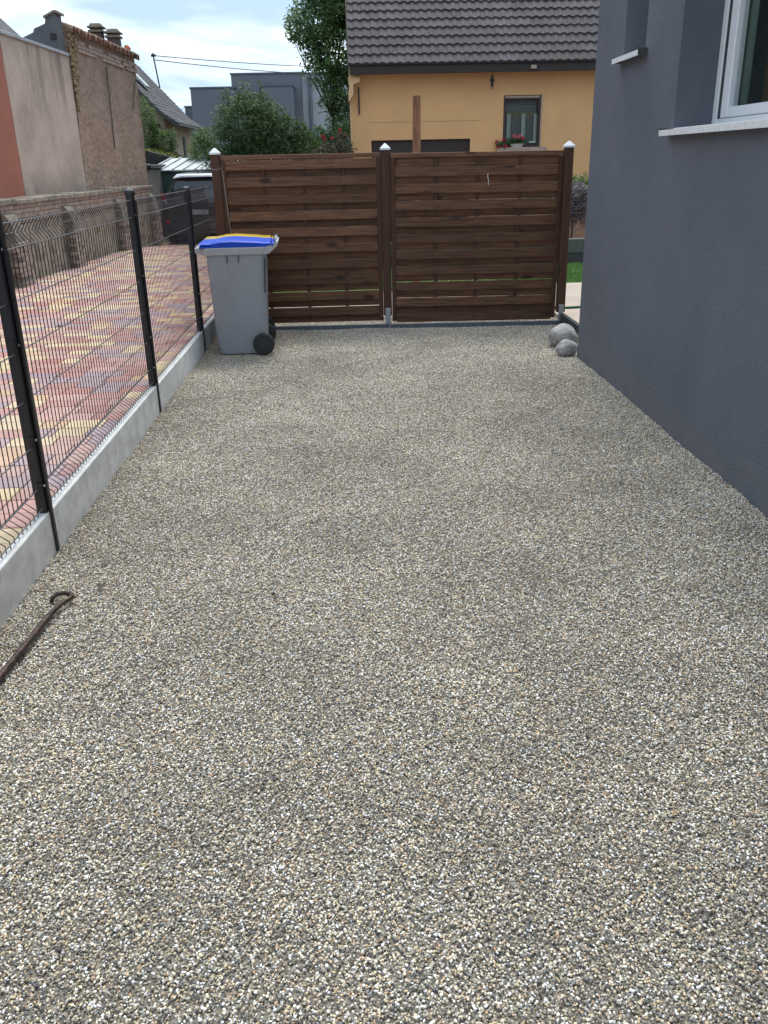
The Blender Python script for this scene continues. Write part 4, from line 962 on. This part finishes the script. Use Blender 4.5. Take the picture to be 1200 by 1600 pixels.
# lantern under the eave
ln = thing('hanging_ornament', 'small dark ornament hanging under the eave of the orange house left of its window', 'ornament', loc=(3.23, 20.72, 3.0))
MB().tube([(0, 0, 0.36), (0, 0, 0.55)], 0.006, 5).build('cord', M['carblack'], ln)
MB().loft([[(0.03 * s_ * math.cos(a), 0.03 * s_ * math.sin(a), z) for a in [k * math.pi / 4 for k in range(8)]] for z, s_ in ((0.15, 0.5), (0.17, 1.2), (0.24, 1.0), (0.27, 1.9), (0.30, 1.3), (0.37, 0.4))]).build('body', M['carblack'], ln)
for dx_ in (-0.02, 0.02): MB().tube([(dx_, 0, 0.16), (dx_ * 1.4, 0, 0.09)], 0.008, 5).build('pendant', M['carblack'], ln)
# roof tiles
pitch = R(45); rw = 0.270; tw = 0.36
def tile_mesh():
    s = MB(); n = 12; top = []; 
    rings = []
    for v_ in (0.0, 1.0):
        yy = v_ * (rw + 0.05)
        up_ = [(u / n * (tw + 0.0), yy, 0.046 - v_ * 0.036 + 0.018 * math.cos(u / n * 4 * math.pi) + 0.006) for u in range(n + 1)]
        lo = [(x, y, z - 0.028) for x, y, z in reversed(up_)]
        rings.append(up_ + lo)
    s.loft(rings); return s.mesh('roof_tile', M['tile'])
tile_me = tile_mesh()
roof = MB().add([(-0.03, -0.42, 3.57), (9.2, -0.42, 3.57), (9.2, 4.5, 8.49), (-0.03, 4.5, 8.49), (-0.03, 9.4, 3.57), (9.2, 9.4, 3.57)], [(0, 1, 2, 3), (3, 2, 5, 4)]).build('roof', M['fascia'], ho)
stuff = MB(); ncols = 26
tv = [v.co.copy() for v in tile_me.vertices]; tf = [tuple(p.vertices) for p in tile_me.polygons]
count = 0
for r_ in range(26):
    for c_ in range(ncols):
        if r_ % 2 and False: continue
        x = -0.03 + c_ * tw - 0.0; s_ = r_ * rw * 0.985
        base = Vector((x, -0.44 + s_ * math.cos(pitch), 3.60 + s_ * math.sin(pitch)))
        jitter = (pitch + brng.uniform(-0.008, 0.008), brng.uniform(-0.006, 0.006), 0)
        if r_ < 15 and c_ < 19:
            obj('roof_tile', tile_me, roof, loc=base, rot=jitter)
        else:
            Mx = Matrix.Rotation(pitch, 3, 'X'); stuff.add([(Mx @ v_ + base)[:] for v_ in tv], tf)
stuff.build('far_roof_tiles', M['tile'], roof, kind='stuff')
MB().prism([(-0.46, 3.50), (-0.44, 3.64), (4.5, 8.56), (4.5, 8.42)], 'x', -0.058, -0.032).build('verge_board', M['fascia'], roof)

# ------------------------------------------------------------------ flowers on the window ledge
fl = thing('geranium_pot', 'pink and crimson geraniums in a pale pot on the orange house window ledge', 'flowers', loc=(3.86, 20.97, 1.925))
MB().loft([[(0.16 * s_ * math.cos(a), 0.05 * s_ * math.sin(a) , z) for a in [k * math.pi / 6 for k in range(12)]] for z, s_ in ((0.0, 0.75), (0.07, 1.0), (0.075, 0.9))]).build('pot', M['potgrey'], fl)
def leafblob(s, c, rx, ry, rz_, n, sz, rng):
    for k in range(n):
        d = Vector((rng.gauss(0, 1), rng.gauss(0, 1), rng.gauss(0, 1))); d.normalize(); d *= rng.random() ** 0.35
        p = Vector(c) + Vector((d.x * rx, d.y * ry, d.z * rz_))
        a = Vector((rng.gauss(0, 1), rng.gauss(0, 1), rng.gauss(0, 1))).normalized(); b_ = a.cross(Vector((rng.gauss(0, 1), rng.gauss(0, 1), rng.gauss(0, 1)))).normalized()
        q = sz * rng.uniform(0.6, 1.3)
        s.add([p - a * q, p + b_ * q * 0.55, p + a * q, p - b_ * q * 0.55], [(0, 1, 2, 3)])
    return s
s = MB()
for c in ((-0.3, -0.01, 0.07), (-0.22, -0.01, 0.12), (-0.1, 0, 0.12), (0, 0, 0.14), (0.12, 0, 0.12), (-0.38, -0.02, 0.05)): leafblob(s, c, 0.10, 0.05, 0.08, 70, 0.03, brng)
s.build('leaves', M['leaf_dark'], fl)
for c, mm in (((-0.42, -0.06, 0.03), 'crimson'), ((-0.30, -0.06, 0.16), 'crimson'), ((-0.27, -0.07, 0.02), 'crimson'), ((0.12, -0.05, 0.19), 'crimson'), ((-0.09, -0.05, 0.24), 'pink'), ((0.0, -0.06, 0.21), 'pink'), ((0.05, -0.05, 0.24), 'pink'), ((-0.47, -0.05, 0.12), 'crimson')):
    leafblob(MB(), c, 0.045, 0.03, 0.04, 45, 0.02, brng).build('bloom', M[mm], fl)

# log post behind fence
o = MB().tube([(0.90, 12, -0.1), (0.905, 12, 0.9), (0.915, 12, 1.7), (0.92, 12, 2.452)], [0.058, 0.055, 0.053, 0.050], 14).build('log_post', M['log'], smooth=False)
tag(o, 'upright round brown log standing behind the wooden fence before the orange house', 'post')

# ------------------------------------------------------------------ garden seen through the gap
tr = MB().box(2.37, 9.5, 8.72, 12.6, -0.2, 0.03, 0.004).build('terrace', M['terr'], kind='structure')
MB().box(2.32, 2.364, 8.60, 9.6, -0.1, 0.10, 0.004).build('terrace_edge', M['gardenwall2'], kind='structure')
MB().add([(-1.3, 9.95, -0.02), (2.36, 9.95, -0.02), (2.36, 12.6, -0.02), (-1.3, 12.6, -0.02)], [(0, 1, 2, 3)]).build('garden_path', M['terr'], kind='structure')
lawn = MB().add([(-1.3, 12.605, 0.0), (9.5, 12.605, 0.0), (9.5, 15.25, 0.0), (-1.3, 15.25, 0.0)], [(0, 1, 2, 3)]).build('lawn', M['lawn'], kind='structure')
gs = MB()
for k in range(26000):
    x = brng.uniform(2.2, 5.2) if k % 3 else brng.uniform(-1.2, 5.2); y = brng.uniform(12.62, 15.2); h_ = brng.uniform(0.02, 0.05); a = brng.random() * 6.28
    gs.add([(x, y, 0), (x + 0.012 * math.cos(a), y + 0.012 * math.sin(a), 0), (x + 0.02 * math.sin(a), y + 0.01, h_)], [(0, 1, 2)])
o = gs.build('grass', M['grass'], kind='stuff'); tag(o, 'short bright green lawn grass seen in the gap beside the grey house', 'grass')
gwl = thing('garden_wall', 'low dark grey garden wall behind the lawn under the wire fence', 'wall', loc=(3, 15.3, 0))
MB().box(-4.3, 6.5, 0, 0.15, 0.0, 0.17).build('lower_course', M['gardenwall2'], gwl)
MB().box(-4.3, 6.5, -0.012, 0.15, 0.172, 0.40, 0.006).build('upper_course', M['gardenwall'], gwl)
MB().add([(-1.3, 15.46, 0.30), (9.5, 15.46, 0.30), (9.5, 20.99, -0.05), (-1.3, 20.99, -0.05)], [(0, 1, 2, 3)]).build('pink_paving', M['pinkpave'], kind='structure')
gf = thing('garden_wire_fence', 'thin grey wire fence on the low garden wall in front of the orange house', 'fence', loc=(3, 15.4, 0.4))
s = MB()
for z in (0.02, 0.12, 0.22, 0.32, 0.42, 0.52, 0.62, 0.72, 0.79): s.tube([(-4.2, 0, z), (6.4, 0, z)], 0.003 if z < 0.78 else 0.007, 4)
s.build('line_wires', M['gasket'], gf, kind='stuff')
s = MB(); x = -4.2
while x < 6.4: s.tube([(x, 0, 0), (x, 0, 0.79)], 0.002, 3); x += 0.1
s.build('upright_wires', M['gasket'], gf, kind='stuff')
o = MB().tube([(2.38, 10.35, 0.045), (2.6, 10.33, 0.045), (2.85, 10.37, 0.045), (3.2, 10.5, 0.045), (3.8, 10.9, 0.045), (4.5, 11.0, 0.045)], 0.014, 8).build('garden_hose', M['hose'], smooth=True)
tag(o, 'green garden hose lying across the pale terrace beside the grey house', 'hose')

# ================================================================== vegetation
def crown_mesh(lobes, n, size, rng, name, mtl, clump=9):
    s = MB(); vv = []; ff = []
    tw_ = sum(l[3] * l[4] * l[5] for l in lobes) if len(lobes[0]) > 4 else 1
    wts_ = [l[3] * l[4] * l[5] for l in lobes]
    for k in range(n // clump):
        l = rng.choices(lobes, wts_)[0]
        d = Vector((rng.gauss(0, 1), rng.gauss(0, 1), rng.gauss(0, 1))).normalized() * (0.35 + 0.65 * rng.random() ** 0.45)
        wob = 1 + 0.28 * mnoise.noise(d * 2.2 + Vector((l[0] * 3, l[1], l[2] * 2)))
        c = Vector((l[0] + d.x * l[3] * wob, l[1] + d.y * l[4] * wob, l[2] + d.z * l[5] * wob))
        cr = size * 2.6
        for q in range(clump):
            p = c + Vector((rng.gauss(0, cr * 0.5), rng.gauss(0, cr * 0.5), rng.gauss(0, cr * 0.4)))
            a = Vector((rng.gauss(0, 1), rng.gauss(0, 1), rng.gauss(-0.4, 0.7))).normalized(); b_ = a.cross(Vector((rng.gauss(0, .6), rng.gauss(0, .6), 1))).normalized()
            z = size * rng.uniform(0.6, 1.25); bb = len(vv)
            vv += [(p - a * z)[:], (p + b_ * z * 0.5)[:], (p + a * z)[:], (p - b_ * z * 0.5)[:]]; ff.append((bb, bb + 1, bb + 2, bb + 3))
    me = bpy.data.meshes.new(name); me.from_pydata(vv, [], ff); me.materials.append(mtl); return me
def plant(name, loc, lobes, n, size, mtl, label, cat, trunk=None, seed=1, group=None):
    rng = random.Random(seed)
    t = thing(name, label, cat, loc=loc, group=group)
    obj('crown' if 'tree' in name else 'foliage', crown_mesh(lobes, n, size, rng, 'foliage', mtl), t)
    s = MB()
    tk = trunk or 0.05; top = lobes[0]
    s.tube([(0, 0, -0.25), (0.02, 0, top[2] * 0.4), (top[0] * 0.5, top[1] * 0.5, top[2] * 0.7), (top[0], top[1], top[2])], [tk, tk * 0.8, tk * 0.55, tk * 0.3], 8)
    for l in lobes[1:]:
        s.tube([(0.02, 0, top[2] * 0.45), (l[0] * 0.5, l[1] * 0.5, (l[2] + top[2] * 0.45) / 2 - 0.1), (l[0], l[1], l[2])], [tk * 0.5, tk * 0.35, tk * 0.12], 6)
        for q in range(3):
            d = Vector((rng.gauss(0, 1), rng.gauss(0, 1), rng.gauss(0.3, 1))).normalized()
            s.tube([(l[0], l[1], l[2]), (l[0] + d.x * l[3] * .8, l[1] + d.y * l[4] * .8, l[2] + d.z * l[5] * .8)], [tk * 0.12, tk * 0.05], 5)
    s.build('trunk', M['bark'], t)
    return t
# x,y,z,rx,ry,rz lobes
plant('bushy_tree', (-2.3, 23.6, 0), [(0, 0, 2.45, 0.95, 0.8, 0.95), (-0.35, 0, 2.75, 0.55, 0.6, 0.55), (0.20, 0, 2.80, 0.50, 0.55, 0.50), (0.75, 0, 2.15, 0.6, 0.6, 0.65), (1.05, 0, 1.95, 0.45, 0.5, 0.45), (-0.75, 0, 2.0, 0.45, 0.5, 0.7), (0.4, 0, 2.45, 0.6, 0.6, 0.55), (-0.15, -0.2, 1.6, 1.1, 0.6, 0.7), (-0.15, 0, 3.42, 0.22, 0.25, 0.28), (0.28, 0, 3.36, 0.16, 0.2, 0.30), (-0.55, 0, 3.30, 0.18, 0.2, 0.18), (1.15, 0, 2.35, 0.2, 0.3, 0.25)],
      24000, 0.038, M['leaf_dark'], 'dense dark green bushy tree behind the left wooden fence panel', 'tree', 0.07, 21)
plant('light_shrub', (-3.85, 25.6, 0), [(0, 0, 1.9, 0.45, 0.4, 0.65), (0.35, 0, 1.7, 0.4, 0.4, 0.5), (0.1, 0, 2.35, 0.25, 0.3, 0.3)], 6000, 0.035, M['leaf_light'], 'light green shrub between the cream house and the dark bushy tree', 'shrub', 0.04, 22)
plant('pale_shrub', (-1.05, 24.6, 0), [(0, 0, 1.95, 0.40, 0.4, 0.65), (0.38, 0, 1.8, 0.35, 0.4, 0.45), (-0.1, 0, 2.4, 0.2, 0.25, 0.4)], 5500, 0.035, M['leaf_light'], 'pale green shrub just right of the dark bushy tree', 'shrub', 0.04, 23)
t = plant('rose_bush', (-0.30, 20.6, 0), [(0, 0, 1.65, 0.40, 0.4, 0.45), (0.25, 0, 1.95, 0.25, 0.3, 0.38), (-0.25, 0, 1.7, 0.28, 0.3, 0.32)], 4200, 0.033, M['leaf_red'], 'purplish rose bush with red blooms at the left corner of the orange house', 'bush', 0.03, 24)
for c in ((0.02, -0.40, 2.17), (-0.18, -0.40, 2.22), (-0.13, -0.42, 2.16), (0.2, -0.3, 2.33)):
    leafblob(MB(), c, 0.035, 0.03, 0.04, 40, 0.022, brng).build('bloom', M['redrose'], t)
plant('green_shrub', (-0.55, 25.4, 0), [(0, 0, 2.0, 0.5, 0.4, 0.6), (0.5, 0, 2.2, 0.4, 0.4, 0.5)], 6000, 0.04, M['leaf_mid'], 'mid green shrub below the tall walnut tree', 'shrub', 0.04, 29)
# tall tree
tt = [(0.55, 0, 6.5, 1.15, 1.5, 1.4), (-0.35, 0, 5.25, 0.85, 0.9, 0.62), (0.30, 0, 4.6, 0.85, 0.9, 0.8), (-0.05, 0, 5.9, 0.65, 0.8, 0.5), (-0.70, 0, 4.98, 0.42, 0.4, 0.28), (0.45, 0, 3.6, 0.70, 0.7, 0.65), (-0.25, -0.1, 4.0, 0.50, 0.4, 0.38), (-0.15, -0.2, 3.3, 0.28, 0.3, 0.26), (0.5, 0, 2.8, 0.6, 0.6, 0.6), (-0.40, 0, 4.45, 0.42, 0.3, 0.35), (-1.05, 0, 5.02, 0.18, 0.2, 0.14), (0.5, 0.1, 7.8, 1.0, 1.2, 0.9)]
plant('walnut_tree', (-0.35, 27.4, 0), tt, 40000, 0.060, M['leaf_mid'], 'tall loose green tree reaching above the frame left of the orange house roof', 'tree', 0.055, 25)
plant('climbing_shrub', (-5.95, 29.1, 0), [(-0.02, 0, 2.75, 0.30, 0.3, 0.95), (0.35, 0, 2.35, 0.40, 0.4, 0.42), (0.68, 0, 2.4, 0.16, 0.2, 0.45)], 6000, 0.032, M['leaf_light'], 'tall pale green shrub beside the right edge of the tan wall', 'shrub', 0.04, 26)
# hedge plants in the gap
plant('purple_shrub', (4.12, 16.6, 0.15), [(0, 0, 0.80, 0.38, 0.3, 0.34), (0.2, 0, 0.72, 0.28, 0.3, 0.30), (-0.2, 0, 0.62, 0.24, 0.25, 0.28)], 9000, 0.026, M['leaf_purple'], 'violet grey leaved shrub on thin stems behind the low garden wall', 'shrub', 0.025, 27)
plant('hedge_shrub', (4.2, 17.8, 0.1), [(0, 0, 0.98, 0.45, 0.3, 0.30), (0.4, 0, 0.95, 0.4, 0.3, 0.29), (-0.4, 0, 0.9, 0.35, 0.3, 0.28)], 9000, 0.030, M['leaf_light'], 'yellow green shrub top behind the purple shrub and wire fence', 'shrub', 0.03, 28)

# ================================================================== modern buildings far behind
def block(name, x0, x1, y, z1, mtl, label, depth=12):
    t = thing(name, label, 'building', loc=((x0 + x1) / 2, y, 0)); cx_ = (x0 + x1) / 2
    MB().box(x0 - cx_, x1 - cx_, 0, depth, -0.2, z1).build('wall', mtl, t)
    MB().box(x0 - cx_ - 0.06, x1 - cx_ + 0.06, -0.06, depth + 0.06, z1 + 0.002, z1 + 0.10).build('parapet', M['moderndk'], t)
    return t
block('grey_block', -10.35, -7.4, 65.5, 6.50, M['modern'], 'lower blue grey flat roofed block at the left of the modern buildings')
t = block('tall_grey_block', -7.60, -2.85, 66, 7.35, M['modern'], 'tall blue grey flat roofed block in the far background behind the bushy tree')
for pts in (((0.4, 5.6), (1.5, 6.25)), ((1.5, 6.25), (2.9, 5.6)), ((2.9, 5.5), (4.2, 4.9))):
    (a, c), (b_, d) = pts; MB().tube([(a - 2.4, -0.05, c), (b_ - 2.4, -0.05, d)], 0.05, 4).build('stair_rail', M['modernlt'], t)
MB().box(-0.2, 0.4, -0.3, -0.1, 6.1, 6.75).build('lamp_box', M['moderndk'], t)
block('front_grey_block', -5.3, -3.36, 64.0, 6.45, M['modern'], 'small blue grey block projecting before the tall modern block', 1.9)
t = block('pale_grey_building', -2.83, 6.5, 66.2, 7.32, M['modernlt'], 'pale grey flat roofed modern building partly hidden by the tall tree')
MB().tube([(-4.1, -0.15, 0), (-4.1, -0.15, 7.1)], 0.12, 8).build('downpipe', M['modern'], t)
MB().prism([(-4.35, 7.1), (-3.85, 7.1), (-3.98, 6.6), (-4.22, 6.6)], 'y', -0.35, -0.02).build('rainwater_head', M['modern'], t)
t = block('far_slate_roof', -12.4, -10.2, 75, 5.9, M['moderndk'], 'far dark slate roof between the cream house and the grey block')
